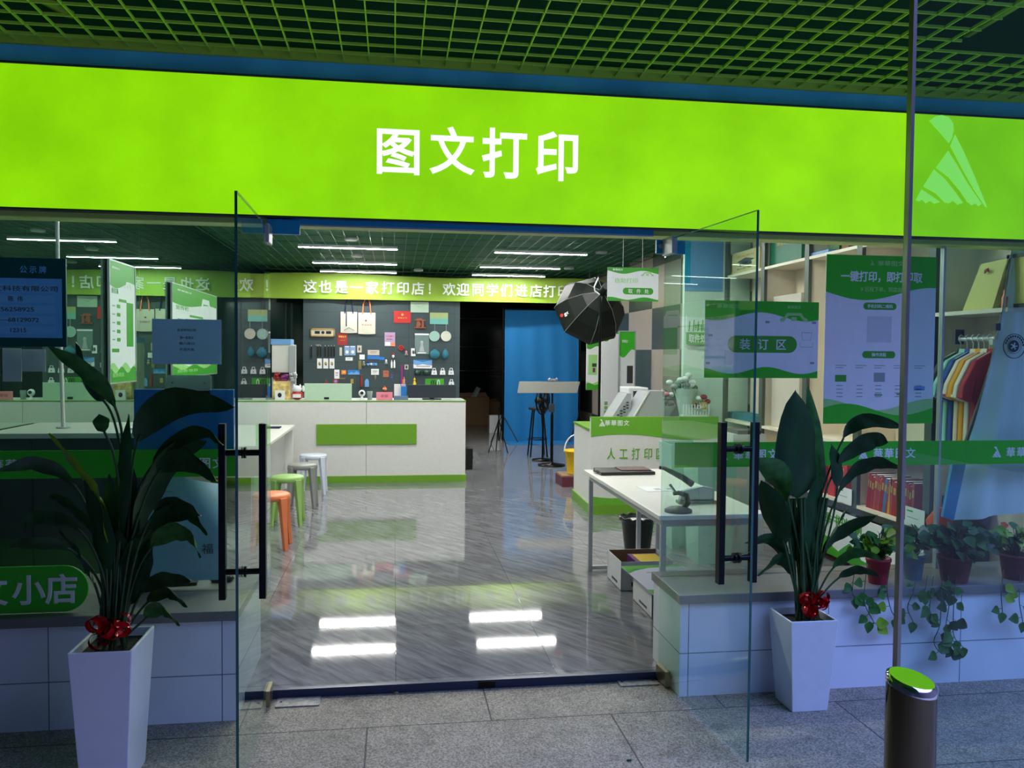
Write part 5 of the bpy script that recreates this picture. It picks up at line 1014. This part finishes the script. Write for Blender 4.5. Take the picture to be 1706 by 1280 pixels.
# cream gift bag with a cap print
y0, y1 = 6.55, 7.1; T = FX(SX+.02, 0, 0, -1)
def face(x, ya, yb, z0_, z1_): return Matrix(((0, 0, -1, x), (-1, 0, 0, ya), (0, 1, 0, z0_), (0, 0, 0, 1)))     # drawing plane facing -X, x runs towards -Y
pa, pb = atx(1217, 400, SX+.05), atx(1266, 400, SX+.05); zt_, zb_ = atx(1240, 418, SX+.05).z, atx(1240, 466, SX+.05).z; T = face(SX+.05, pa.y, pb.y, zU+.014, 0); w, h = pa.y-pb.y, zt_-zU-.014
m = MB(T); m.box(0, w, 0, h, -.12, 0, mat('cream_gift_bag', (214, 204, 150), .5)); m.prism([(w*.25, h*.55), (w*.55, h*.68), (w*.85, h*.55), (w*.55, h*.42)], .002, ink); m.box(w*.35, w*.75, h*.34, h*.48, 0, .002, ink); m.text('毕业快乐', w*.55, h*.78, h*.1, orange, w=w*.6, z=.001); m.text('纪念品', w*.5, h*.22, h*.08, ink, w=w*.5, z=.001)
tag(m.build('gift_bag'), 'cream bag with a graduation cap print on the upper right shelf', 'bag')
pa, pb = atx(1278, 430, SX+.06), atx(1335, 430, SX+.06); T = face(SX+.06, pa.y, 0, zU+.014, 0); w, h = pa.y-pb.y, .42
m = MB(T); m.box(0, w, 0, h, -.03, 0, mat('deep_green_cover', (30, 116, 84), .45)); m.text('荣誉证书', w*.5, h*.45, h*.07, gold, w=w*.4, z=.001); m.tube([(w*.4, h*.75, .002), (w*.5, h*.7, .002), (w*.6, h*.82, .002)], .008, ltgreen, 5)
tag(m.build('certificate_cover'), 'large green certificate cover on the upper right shelf', 'certificate')
# boxes below the upper shelf
for (px0, px1, pz, l_, c_, z_) in ((1288, 1334, 491, 'cream upright box between the shelf posts above the binding sign', kh, .95), (1212, 1258, 690, 'teal folded cloth pile on the middle shelf behind the door', teal, .95)):
    pa, pb = atx(px0, 520, SX+.08), atx(px1, 520, SX+.08); z1_ = atx((px0+px1)/2, pz, SX+.08).z; tag(MB().box(SX+.08, SX+.28, pb.y, pa.y, z_+.012, max(z1_, z_+.06), c_).build('shelf_box', bevel=.004), l_, 'box')
# folders on the top shelf
for k, (px0, px1, c_, l_) in enumerate(((1378, 1398, leafm, 'dark green ring folder above the tall poster'), (1402, 1414, kraft, 'narrow wooden coloured folder above the tall poster'), (1424, 1470, mat('muted_teal_cover', (80, 130, 110), .5), 'wide teal album above the tall poster'))):
    pa, pb = atx(px0, 420, SX+.08), atx(px1, 420, SX+.08); tag(MB(Matrix.Translation((0, 0, 0))).box(SX+.08, SX+.26, pb.y, pa.y, zU+.013, zU+.36-.02*k, c_).build('folder', bevel=.003), l_, 'folder', 'folders on the top shelf')
pa, pb = atx(1350, 430, SX+.02), atx(1380, 430, SX+.02); tag(MB().box(SX+.02, SX+.2, pb.y, pa.y, zU+.013, zU+.04, skyb).build('flat_card_box'), 'flat pale blue card box at the left of the green folder', 'box')
# yellow-green storage box leaning on the shelf nearest the glass
pa, pb = atx(1601, 500, SX+.03), atx(1672, 500, SX+.03); H = atx(1640, 440, SX+.03).z-zM
T = face(SX+.03, pa.y, 0, zM+.013, 0); w = pa.y-pb.y
yb_ = mat('yellow_green_box', (222, 214, 118), .45); m = MB(T); m.prism([(0, 0), (w*.72, 0), (w*1.02, H), (w*.42, H*.97)], .05, yb_, z=-.06); m.prism([(w*.72, 0), (w*.8, 0), (w*1.05, H*.9), (w*1.02, H)], .2, mat('box_side_olive', (150, 146, 78), .5), z=-.25)
tag(m.build('storage_box', bevel=.002), 'pale yellow green box leaning on the shelf nearest the glass', 'box')
m = MB(T); m.tube([(w*.62+.02*math.cos(i), H*.8+.014*math.sin(i*1.7), .004) for i in range(12)], .003, red, 4, close=True); tag(m.build('red_ribbon'), 'thin red ribbon tied on the yellow green box', 'ribbon')
pa = atx(1675, 500, SX+.05); T = face(SX+.06, pa.y, 0, zM+.013, 0); m = MB(T)
for a in ((0, .3, 0, .02), (0, .3, .28, .3), (0, .02, 0, .3), (.28, .3, 0, .3)): m.box(*a, -.02, .01, dgrey)
m.box(.02, .28, .02, .28, -.02, 0, yb_); tag(m.build('photo_frame'), 'dark framed yellow picture at the right edge of the shelf', 'frame')
pa = atx(1672, 512, SX+.02); tag(MB().lathe([(.02, 0), (.02, .06), (.012, .07), (.012, .1)], orange, (SX+.03, pa.y, zM+.013), 14).build('small_bottle'), 'small orange bottle beside the dark picture frame', 'bottle')
# red books on the lower shelf
bk = [(mat('crimson_book', (150, 26, 40), .45)), dred, mat('brick_book', (158, 60, 56), .5), mat('blue_book', (70, 100, 150), .5), mat('mustard_book', (190, 150, 60), .5)]
pos = 5.52; k = 0; seq = [0, 1, 0, 2, 2, 2, 1, 3, 2, 4, 2, 1, 2, 2, 0, 2, 2, 1, 2]
for i, c_ in enumerate(seq):
    th_ = (.016, .022, .03, .035)[i % 4]; hh = .26-.012*(i % 3); lean = .13 if i < 10 else .04
    T = Matrix.Translation((SX+.03, pos, zL+.013)) @ Matrix.Rotation(lean, 4, 'X'); m = MB(T); m.box(0, .2, -th_, 0, 0, hh, bk[c_]); m.box(.004, .2, -th_+.003, -.003, hh, hh+.001, paper); m.box(-.0008, 0, -th_+.004, -.004, hh*.62, hh*.82, gold)
    pos -= th_+.004
    nm = ('crimson', 'dark red', 'brick red', 'blue', 'mustard')[c_]
    tag(m.build('book'), '%s book standing in the lower shelf row, %s' % (nm, {3: 'the only blue one', 4: 'the only mustard one'}.get(c_, 'counting %s from the left end' % ('first second third fourth fifth sixth seventh eighth ninth tenth eleventh twelfth thirteenth fourteenth fifteenth sixteenth seventeenth eighteenth nineteenth'.split()[i]))), 'book', 'books on the lower right shelf')
for i, (ys, l_) in enumerate(((6.2, 'left red binder'), (6.05, 'middle red binder'), (5.88, 'right red binder with gold mark'))):
    m = MB(); m.box(SX+.03, SX+.25, ys-.1, ys, zL+.013, zL+.3, red); m.box(SX+.028, SX+.03, ys-.06, ys-.03, zL+.18, zL+.25, gold); tag(m.build('binder', bevel=.003), l_+' behind the right plant on the lower shelf', 'binder', 'red binders')
for px, Yp, l_ in ((1408, 5.8, 'white price card in front of the red binders'), (1526, 4.9, 'white price card in front of the red books')):
    p = atx(px, 820, SX); T = face(SX-.012, p.y+.09, 0, zL-.0, 0); m = MB(T); m.box(0, .2, 0, .12, -.004, 0, paper); m.box(.02, .08, .09, .1, 0, .001, green); m.box(.02, .14, .05, .055, 0, .001, lightink); tag(m.build('price_card'), l_, 'card', 'price cards on the shelf edge')
tag(MB(face(SX-.01, 6.35, 0, .06, 0)).box(0, 1.55, 0, zL-.14, -.02, 0, paper).prism([(0, 0), (1.55, 0)]+[(1.55*(1-i/20), .1+.05*math.sin(i*1.3)) for i in range(21)], .002, green).text('毕业季 书刊印刷', .5, .28, .1, green, w=.7, z=.002).build('shelf_banner'), 'white banner with green print below the lower shelf', 'banner')
# clothes on a rail
RX = 3.47; rzz = atx(1620, 565, RX).z; ya, yb = atx(1598, 565, RX).y, 4.24
t = thing('clothes_rail', 'silver clothes rail beneath the cream shelf near the glass', 'rail', (RX, (ya+yb)/2, rzz)); MB().tube([(RX, ya, rzz), (RX, yb-.06, rzz)], .014, silver, 10).build('rail', t); MB().box(RX-.03, RX+.03, ya-.005, ya+.02, rzz-.03, rzz+.06, dgrey).build('bracket', t)
shirt_c = (('dark_olive_shirt', (64, 74, 52), 'dark olive'), ('mint_shirt', (150, 206, 188), 'mint'), ('royal_blue_shirt', (44, 78, 150), 'royal blue'), ('cream_shirt', (236, 214, 184), 'cream'), ('amber_shirt', (240, 164, 24), 'amber'), ('white_shirt', (232, 222, 204), 'off white'), ('red_shirt', (186, 52, 50), 'red'))
hx = (1601, 1612, 1622, 1631, 1640, 1649, 1660)
for k, (n_, c_, w_) in enumerate(shirt_c):
    sm_ = mat(n_, c_, .85, bump=.15, scale=50); Y = atx(hx[k], 565, RX).y; T = Matrix.Translation((RX, Y, rzz)) @ Matrix.Rotation(math.radians(6), 4, 'Z') @ Matrix.Rotation(PI/2, 4, 'X')
    t = thing('polo_shirt', '%s polo shirt on the rail, %s' % (w_, ('farthest back by the divider', 'between the olive and the blue ones', 'between the mint and the cream ones', 'with a dark striped sleeve hem', 'mostly covered by its neighbours', 'just left of the red one', 'frontmost beside the flag')[k]), 'shirt', (RX, Y, rzz), 'polo shirts on the rail')
    L = -.66; s0 = -.10; j = .006*math.sin(k*2.3)
    out = [(-.045, s0+.02), (.045, s0+.02), (.15, s0-.03), (.22, s0-.17), (.235, s0-.25), (.175, s0-.27), (.155, s0-.17), (.16, L+j), (-.16, L-j), (-.155, s0-.17), (-.175, s0-.27), (-.245, s0-.25), (-.23, s0-.17), (-.15, s0-.03)]
    m = MB(T); m.prism(out, .034, sm_, z=-.017); fb_ = m.build('fabric', t, bevel=.012)
    for s in (-1, 1): MB(T).prism([(s*.245, s0-.245), (s*.172, s0-.272), (s*.172, s0-.256), (s*.244, s0-.23)], .04, (dred if k == 3 else sm_), z=-.02).build('cuff', fb_)
    MB(T).prism([(-.045, s0+.015), (.045, s0+.015), (.04, s0+.04), (-.04, s0+.04)], .045, sm_, z=-.022).build('collar', fb_)
    m = MB(T); m.tube([(.016, .018, 0), (0, .027, 0), (-.016, .014, 0), (-.01, -.01, 0), (0, -.025, 0), (0, -.06, 0)], .003, paper, 6); m.tube([(-.13, -.125, 0), (0, -.06, 0), (.13, -.125, 0)], .005, paper, 6); m.build('hanger', t)
# long navy garment hanging below
# flag
FYy = 4.16; fl = mat('pale_blue_flag', (226, 240, 236), .8, var=.1, scale=2); t = thing('flag', 'large pale blue flag with a round dark emblem hanging inside the right window', 'flag', (aty(1670, 700, FYy).x, FYy, .62))
Lf = [(1690, 395), (1668, 540), (1655, 600), (1630, 700), (1604, 780), (1588, 868)]
def lerp_edge(E, v): s = v*(len(E)-1); i = min(int(s), len(E)-2); f = s-i; return (E[i][0]*(1-f)+E[i+1][0]*f, E[i][1]*(1-f)+E[i+1][1]*f)
vs = []; nu, nv = 24, 24
for i in range(nu+1):
    for j in range(nv+1):
        u, v = i/nu, j/nv; lx_, ly_ = lerp_edge(Lf, v); px = lx_+(1735-lx_)*u; py = ly_+(-16*u if v > .9 else 0)
        p = aty(px, py, FYy); vs.append((p.x, FYy+.02*math.sin(u*9+v*2.5)*(.4+.6*v)+.01*math.sin(u*17), p.z))
fs = [(i*(nv+1)+j+1, (i+1)*(nv+1)+j+1, (i+1)*(nv+1)+j, i*(nv+1)+j) for i in range(nu) for j in range(nv)]
m = MB(); m.add(vs, fs, fl, True); m.add([(a, b+.006, c) for a, b, c in vs], [f[::-1] for f in fs], fl, True); m.build('cloth', t)
ink2 = mat('flag_ink_navy', (34, 50, 74), .7); c = aty(1682, 577, FYy); m = MB(FR(c.x, FYy-.035, c.z)); R0 = .068
m.tube([(R0*math.cos(i*PI/20), R0*math.sin(i*PI/20), 0) for i in range(40)], .0025, ink2, 4, close=True); m.tube([(R0*.62*math.cos(i*PI/20), R0*.62*math.sin(i*PI/20), 0) for i in range(40)], .0012, ink2, 4, close=True)
m.disc(-.004, 0, R0*.5, .001, ink2); [m.tube([(R0*.3*math.cos(a)-.004, R0*.3*math.sin(a), .001), (-.004, 0, .0015)], .004, fl, 4) for a in (0, 1.3, 2.6, 3.9, 5.2)]
for k in range(11): a = PI*.9-k*.27; m.box(R0*.81*math.cos(a)-.005, R0*.81*math.cos(a)+.005, R0*.81*math.sin(a)-.006, R0*.81*math.sin(a)+.006, 0, .001, ink2)
m.build('emblem', t)
pts = [aty(x, y, FYy+.05) for x, y in ((1700, 380), (1672, 520), (1655, 605), (1612, 735), (1582, 842))]; bl_ = mat('blue_flag_hem', (40, 140, 186), .7)
MB().tube(pts, .017, dgrey, 8).build('pole', t); 
m = MB(); a, b, c_, d = aty(1588, 770, FYy-.03), aty(1612, 760, FYy-.03), aty(1589, 868, FYy-.03), aty(1571, 862, FYy-.03); m.prism([(a.x, a.z), (b.x, b.z), (c_.x, c_.z), (d.x, d.z)], .02, bl_, FR(0, FYy-.01, 0)); m.build('hem', t)
m = MB(); p = aty(1660, 545, FYy-.06); m.cb((p.x, p.y, p.z), (.03, .03, .04), dgrey); p = aty(1655, 570, FYy-.05); m.cb((p.x, p.y, p.z), (.03, .03, .03), canvas); m.build('clamp', t)
for i, (px, py, w_) in enumerate(((1565, 865, 'below the price card'), (1690, 870, 'at the foot of the flag'))):
    p = aty(px, py, 4.5); m = MB(); m.lathe([(.05, 0), (.075, .12), (.02, .2)], mat('orange_red_cloth', (200, 80, 40), .7), (p.x, 4.5, p.z-.13), 14); m.box(p.x-.05, p.x+.05, 4.45, 4.55, 0.0, p.z-.13, dgrey); tag(m.build('orange_bag'), 'orange red bag on a dark stand %s' % w_, 'bag', 'orange bags by the flag')
t = thing('dark_cabinet', 'low dark cabinet behind the potted vines in the right window', 'cabinet', (3.2, 4.75, 0)); MB().box(aty(1600, 900, 4.6).x, 4.0-.3, 4.6, 4.78, 0, .72, mat('deep_teal_panel', (20, 48, 56), .5)).build('body', t)

# ================================================================== PLANTS
def leaf(mb, P, w, m_, side=None, t0=.35, fold=.25, stem=.005):
    """a petiole that opens into a folded blade; t0 = where along the path the blade begins"""
    C = catmull(P, 7); n = len(C); i0 = max(1, int(n*t0)); mb.tube(C[:i0+2], stem, stemm, 5)
    vs = []; L = C[i0:]; k = len(L)
    for i, p in enumerate(L):
        s = i/(k-1); tg = (L[min(i+1, k-1)]-L[max(i-1, 0)]).normalized(); sd = Vector(side) if side else Vector((0, -.35, 1)); sd = (sd-tg*sd.dot(tg)).normalized(); nn = tg.cross(sd)
        ww = w*.5*(math.sin(PI*min(1, s**.8))**.7 if 0 < s < 1 else .0)+.0006
        for q, f in ((-1, 0), (-.5, .6), (0, 1), (.5, .6), (1, 0)): vs.append(p+sd*ww*q-nn*fold*ww*f+nn*.004*math.sin(i*1.3+q*2))
    b = len(vs); vs2 = [v-Vector((0, .0015, 0)) for v in vs]
    fs = [(i*5+j, i*5+j+1, (i+1)*5+j+1, (i+1)*5+j) for i in range(k-1) for j in range(4)]
    mb.add(vs, fs, m_, True)
def planter(name, label, cx, y0, y1, x0, x1, zb, zt, inset, rim=.012):
    t = thing(name, label, 'plant', (cx, (y0+y1)/2, zb)); b = [(x0+inset, y0+inset), (x1-inset, y0+inset), (x1-inset, y1-inset), (x0+inset, y1-inset)]; T_ = [(x0, y0), (x1, y0), (x1, y1), (x0, y1)]; r = rim
    I = [(x0+r, y0+r), (x1-r, y0+r), (x1-r, y1-r), (x0+r, y1-r)]; vs = [(*p, zb) for p in b]+[(*p, zt) for p in T_]+[(*p, zt) for p in I]+[(*p, zt-.04) for p in I]
    fs = [(0, 3, 2, 1)]+[(i, (i+1) % 4, 4+(i+1) % 4, 4+i) for i in range(4)]+[(4+i, 4+(i+1) % 4, 8+(i+1) % 4, 8+i) for i in range(4)]+[(8+i, 8+(i+1) % 4, 12+(i+1) % 4, 12+i) for i in range(4)]
    pp_ = MB().add(vs, fs, potw).build('planter', t, bevel=.004); MB().box(x0+r, x1-r, y0+r, y1-r, zt-.05, zt-.035, soil).build('soil', pp_); return t
def ribbon(t, c, s=1):
    m = MB(); random.seed(3)
    for k in range(13):
        a = random.uniform(0, 2*PI); r = .035*s; p = Vector(c)+Vector((math.cos(a)*.05*s, math.sin(a)*.03*s, random.uniform(-.01, .075)*s)); e = Vector((math.cos(a*1.7), math.sin(a*1.7)*.6, .5)).normalized(); f = e.cross(Vector((0, 1, 0))).normalized(); pts = [p+(f*math.cos(q*PI/6)+e*math.sin(q*PI/6))*r*.8 for q in range(12)]
        sd = e.cross(f)*.014*s; vs = [q-sd for q in pts]+[q+sd for q in pts]; m.add(vs, [(i, (i+1) % 12, 12+(i+1) % 12, 12+i) for i in range(12)], bow, True)
    m.build('ribbon_bow', t)
def P2(Y, *pts): return [aty(p[0], p[1], Y+(p[2] if len(p) > 2 else 0)) for p in pts]
# left plant
YL = 3.35; a = aty(113, 1090, 3.14); b = aty(221, 1083, 3.14); c = aty(250, 1050, 3.42)
t = thing('potted_plant', 'tall dark leafy plant in a white tapered planter, left of the doors', 'plant', (0, 0, 0)); bpy.data.objects.remove(t)
zt = aty(215, 1084, 3.14).z
t = planter('potted_plant', 'tall broad-leaved plant with a drooping crown in the left white planter', (a.x+b.x)/2, 3.13, 3.42, a.x, b.x, -.04, zt, .03)
pc = ((a.x+b.x)/2, 3.27)
Ls = [([(190, 1060, -.05), (205, 800), (196, 690), (150, 625, -.05), (78, 575, -.1)], .075, leafm, .55), ([(190, 1060), (210, 850), (190, 700), (150, 640), (126, 570, .05)], .085, leafd, .6), ([(185, 1060), (200, 850), (190, 760), (172, 715), (165, 690)], .07, leafm, .7),
      ([(190, 1060), (212, 900), (228, 740), (290, 672, -.08), (392, 678, -.2)], .125, leafd, .5), ([(195, 1060), (205, 880), (262, 765), (330, 720, -.1), (372, 742, -.2)], .06, leafd, .45), ([(180, 1060), (185, 930), (172, 840), (130, 780), (82, 722)], .085, leafy, .3),
      ([(180, 1060), (160, 900), (125, 810), (62, 773, -.06), (-5, 785, -.15)], .06, leafd, .5), ([(195, 1060), (215, 950), (240, 850), (290, 760), (345, 735)], .13, leafd, .3), ([(195, 1060), (220, 900), (262, 790), (310, 768, -.1), (362, 802, -.2)], .09, leafd, .5),
      ([(180, 1060), (175, 960), (150, 880), (105, 835), (80, 825)], .05, leafd, .4), ([(185, 1060), (165, 970), (120, 917, -.05), (60, 905, -.1), (16, 912, -.1)], .055, leafd, .5), ([(188, 1060), (170, 950), (130, 880), (70, 862), (40, 880)], .07, leafd, .45),
      ([(200, 1060), (230, 950), (270, 895, -.06), (310, 890, -.1), (334, 930, -.12)], .085, leafm, .4), ([(200, 1060), (225, 930), (262, 870, -.05), (310, 855, -.1), (345, 892, -.12)], .075, leafd, .4), ([(200, 1060), (228, 920), (262, 850), (300, 842, -.08), (335, 860, -.12)], .06, leafd, .45),
      ([(205, 1060), (235, 990), (275, 965, -.08), (320, 968, -.15)], .06, leafd, .35), ([(205, 1060), (240, 1010), (275, 988, -.06), (312, 1012, -.1)], .055, leafd, .4), ([(210, 1060), (238, 1035), (265, 1015, -.04), (300, 1043, -.1)], .07, leafm, .4),
      ([(190, 1060), (195, 980), (188, 900), (182, 790)], .1, leafd, .3), ([(195, 1060), (208, 990), (215, 880), (222, 780)], .09, leafd, .3), ([(180, 1060), (178, 960), (170, 880), (140, 800)], .09, leafd, .35), ([(190, 1060), (205, 960), (240, 900), (262, 870)], .11, leafd, .3), ([(185, 1060), (190, 1000), (196, 940), (200, 880, -.08)], .12, leafd, .2),
      ([(190, 1060), (198, 930), (205, 800), (215, 690)], .06, leafd, .4), ([(180, 1060), (160, 980), (135, 930), (100, 885)], .08, leafd, .35), ([(200, 1060), (218, 1000), (235, 940), (250, 900)], .10, leafd, .3)]
m = MB(); m2 = MB()
for k, (pp, w_, c_, t0) in enumerate(Ls):
    pp = [(x, y, (q[0] if q else 0)+.03*math.sin(k*2.1)) for x, y, *q in pp]; leaf(m, P2(3.27, *pp), w_, c_, side=(.25*math.sin(k), -.5, 1) if abs(pp[-1][0]-pp[0][0]) > 60 else (1, -.3, 0), t0=t0)
m.build('foliage', t); ribbon(t, aty(181, 1063, 3.2), 1.0)
for k in range(9): m2.tube([(pc[0]+.05*math.cos(k), 3.27+.04*math.sin(k*2), zt-.04), aty(185+6*(k-4), 900, 3.27+.02*math.sin(k))], .007, stemm, 6)
m2.build('stalks', t)
# right plant
a = aty(1318, 1036, 3.56); b = aty(1398, 1034, 3.56); bz = aty(1318, 1036, 3.50).z
t = planter('potted_plant', 'tall plant with one huge upright leaf in the right white planter', (a.x+b.x)/2, 3.46, 3.69, aty(1318, 1036, 3.46).x, aty(1398, 1036, 3.46).x, -.04, aty(1350, 1036, 3.46).z, .03); YR = 3.57; zt = aty(1350, 1036, 3.46).z
Rs = [([(1338, 1010), (1332, 900), (1328, 800), (1325, 650)], .25, leafd, .58, (1, .2, 0)), ([(1345, 1010), (1352, 900), (1362, 790), (1346, 640)], .10, leafm, .5, (1, .2, 0)),
      ([(1348, 1010), (1360, 860), (1400, 740), (1440, 702, -.05), (1505, 712, -.1)], .08, leafd, .5, None), ([(1350, 1010), (1368, 850), (1400, 770), (1450, 735, -.05), (1480, 738, -.08)], .10, leafd, .45, None), ([(1352, 1010), (1375, 880), (1410, 800), (1455, 772, -.05), (1500, 780, -.1)], .08, leafd, .4, None),
      ([(1350, 1010), (1372, 920), (1405, 885), (1462, 858, -.1)], .085, leafd, .3, None), ([(1330, 1010), (1315, 900), (1300, 800), (1262, 765, -.1)], .12, leafm, .5, None), ([(1330, 1010), (1310, 920), (1290, 850), (1268, 800)], .13, leafd, .4, None), ([(1332, 1010), (1315, 950), (1290, 900), (1240, 905, -.1)], .07, leafd, .4, None),
      ([(1352, 1010), (1385, 950), (1425, 922, -.06), (1472, 932, -.1)], .055, leafm, .35, None), ([(1352, 1010), (1395, 965), (1430, 950, -.05), (1466, 960, -.1)], .05, leafd, .35, None), ([(1340, 1010), (1345, 920), (1352, 860), (1365, 790)], .12, leafd, .3, (1, .2, 0)), ([(1335, 1010), (1330, 930), (1322, 870), (1310, 830)], .11, leafd, .3, (1, .3, 0)),
      ([(1345, 1010), (1360, 960), (1385, 900), (1412, 845)], .08, leafd, .35, None), ([(1350, 1010), (1388, 860), (1395, 790), (1385, 740)], .07, leafd, .5, (1, .2, 0)), ([(1332, 1010), (1322, 960), (1300, 930), (1262, 960, -.08)], .08, leafd, .35, None), ([(1340, 1010), (1340, 950), (1345, 900), (1350, 850)], .1, leafd, .25, (1, 0, 0))]
m = MB()
for k, (pp, w_, c_, t0, sd) in enumerate(Rs):
    pp = [(x, y, (q[0] if q else 0)+.03*math.sin(k*1.7)) for x, y, *q in pp]; leaf(m, P2(YR, *pp), w_, c_, side=sd or (.2*math.sin(k), -.5, 1), t0=t0)
m.build('foliage', t); ribbon(t, aty(1356, 1015, 3.52), .95)
m2 = MB()
for k in range(13): q = aty(1345+5.5*(k-6), 830, YR+.02*math.sin(k)); m2.tube([(aty(1345, 1030, YR).x+.045*math.cos(k*2.2), YR+.05*math.sin(k*1.3), zt-.04), q], .0075, stemm, 6)
m2.build('stalks', t)
# potted vines on the sill
def heart(mb, p, d, n, s, m_):
    d = Vector(d).normalized(); n = Vector(n).normalized(); sd = d.cross(n).normalized(); n = sd.cross(d); pr = ((0, 0), (.12, .28), (.3, .42), (.5, .40), (.75, .22), (1.0, 0)); vs = [p+d*s*t_ for t_, w in pr]; nn = len(pr)
    vs += [p+d*s*(t_-.06*(w > .3))+sd*s*w+n*s*.08 for t_, w in pr[1:-1]]+[p+d*s*(t_-.06*(w > .3))-sd*s*w+n*s*.08 for t_, w in pr[1:-1]]
    L = list(range(nn, nn+4)); R_ = list(range(nn+4, nn+8)); fs = []
    for A, fl_ in ((L, 0), (R_, 1)):
        q = [(0, 1, A[0]), (1, 2, A[1], A[0]), (2, 3, A[2], A[1]), (3, 4, A[3], A[2]), (4, 5, A[3])]
        fs += [f[::-1] if fl_ else f for f in q]
    mb.add(vs, fs, m_, True)
def vine_pot(cx, cy, r, h, cc, label, top, vines, n=70, seed=1, spread=.16, cols=(leafm,)):
    random.seed(seed); z0 = .4605; t = thing('potted_vine', label, 'plant', (cx, cy, z0), 'potted vines on the right sill')
    MB().lathe([(r*.72, 0), (r*.95, h*.88), (r, h*.88), (r, h), (r*.9, h), (r*.85, h*.8), (0, h*.8)], cc, (cx, cy, z0), 24).build('pot', t)
    m = MB(); s = MB()
    for k in range(n):
        a = random.uniform(0, 2*PI); rr = spread*random.uniform(.15, 1); hh = top*(1-(rr/spread)**2*.65)*random.uniform(.55, 1)
        p = Vector((cx+rr*math.cos(a), min(cy+rr*math.sin(a)*.6, 4.0), z0+h+hh)); o = Vector((math.cos(a), math.sin(a)*.6-.3, random.uniform(-.9, .3)))
        s.tube([(cx+.2*r*math.cos(a), cy, z0+h*.8), (cx+rr*.5*math.cos(a), cy+rr*.3*math.sin(a), z0+h+hh*.8), p], .0018, stemm, 4); heart(m, p, o, (random.uniform(-.4, .4), -1, .7), random.uniform(.045, .075), random.choice(cols))
    for v in vines:
        C = catmull([aty(x, y, Y) for x, y, Y in v], 5); s.tube(C, .0022, stemm, 5)
        for i in range(3, len(C)-1, 3):
            dd_ = Vector((random.choice((-1, 1))*random.uniform(.5, 1), random.uniform(-.3, 0), random.uniform(-.9, .1))); q = C[i]+dd_.normalized()*.02; s.tube([C[i], q], .0014, stemm, 4); heart(m, q, dd_, (random.uniform(-.3, .3), -1, .2), random.uniform(.05, .075), random.choice(cols))
        heart(m, C[-1], (random.uniform(-.3, .3), 0, -1), (0, -1, .2), .06, cols[0])
    m.build('foliage', t); s.build('stems', t)
terr = mat('terracotta', (104, 56, 46), .8); rpot = mat('dark_red_pot', (150, 34, 50), .5); gpot = mat('blue_grey_pot', (110, 140, 152), .4)
VY = 3.80
vx = lambda px: aty(px, 950, VY).x
vine_pot(vx(1463), VY, .062, .13, rpot, 'leafy vine in a dark red pot, first from the left on the right sill', .15, [[(1445, 940, 3.76), (1440, 985, 3.69), (1442, 1010, 3.68), (1456, 1038, 3.68), (1448, 1036, 3.67)], [(1480, 950, 3.76), (1478, 985, 3.69), (1484, 1015, 3.68), (1492, 1030, 3.68)], [(1425, 940, 3.76), (1420, 985, 3.69), (1424, 996, 3.68)]], 60, 2, .15, (leafm, leafm, leafy))
vine_pot(vx(1533), VY+.06, .06, .13, gpot, 'sparse flowering vine in a blue grey pot, second from the left', .15, [[(1528, 950, 3.80), (1522, 985, 3.69), (1512, 1012, 3.68), (1521, 1036, 3.67)]], 45, 3, .13, (leafm, mat('variegated_leaf', (170, 170, 110), .5), leafm))
vine_pot(vx(1588), VY-.01, .085, .13, terr, 'bushy vine with long trailing shoots in a terracotta pot', .17, [[(1570, 950, 3.74), (1568, 990, 3.68), (1566, 1040, 3.67), (1556, 1070, 3.66), (1572, 1090, 3.66), (1592, 1068, 3.66)], [(1596, 950, 3.74), (1590, 990, 3.68), (1588, 1040, 3.67), (1590, 1062, 3.66), (1604, 1078, 3.66)], [(1555, 960, 3.74), (1550, 1000, 3.68), (1548, 1022, 3.67)], [(1580, 960, 3.74), (1582, 1000, 3.68), (1576, 1040, 3.67)], [(1545, 960, 3.75), (1540, 990, 3.68)]], 110, 4, .2, (leafm, leafd))
vine_pot(vx(1690), VY, .075, .13, terr, 'vine in a terracotta pot at the right edge of the sill', .13, [[(1672, 950, 3.75), (1668, 985, 3.68), (1670, 1020, 3.67)], [(1700, 955, 3.75), (1698, 1000, 3.68), (1704, 1036, 3.67)]], 60, 5, .16, (leafm, leafy))
# litter on the pavement
for i, (px, py) in enumerate(((1048, 1268), (660, 1155))):
    p = atz(px, py, -.04); m = MB(); m.ball((p.x, p.y, -.037), (.012, .007, .004), leafd if i == 0 else gold, n=8); tag(m.build('fallen_leaf'), ('tiny dark leaf bit on the paving near the right door', 'tiny pale scrap on the paving before the threshold')[i], 'debris')
for o in bpy.data.objects:
    if '_o' in o: del o['_o']
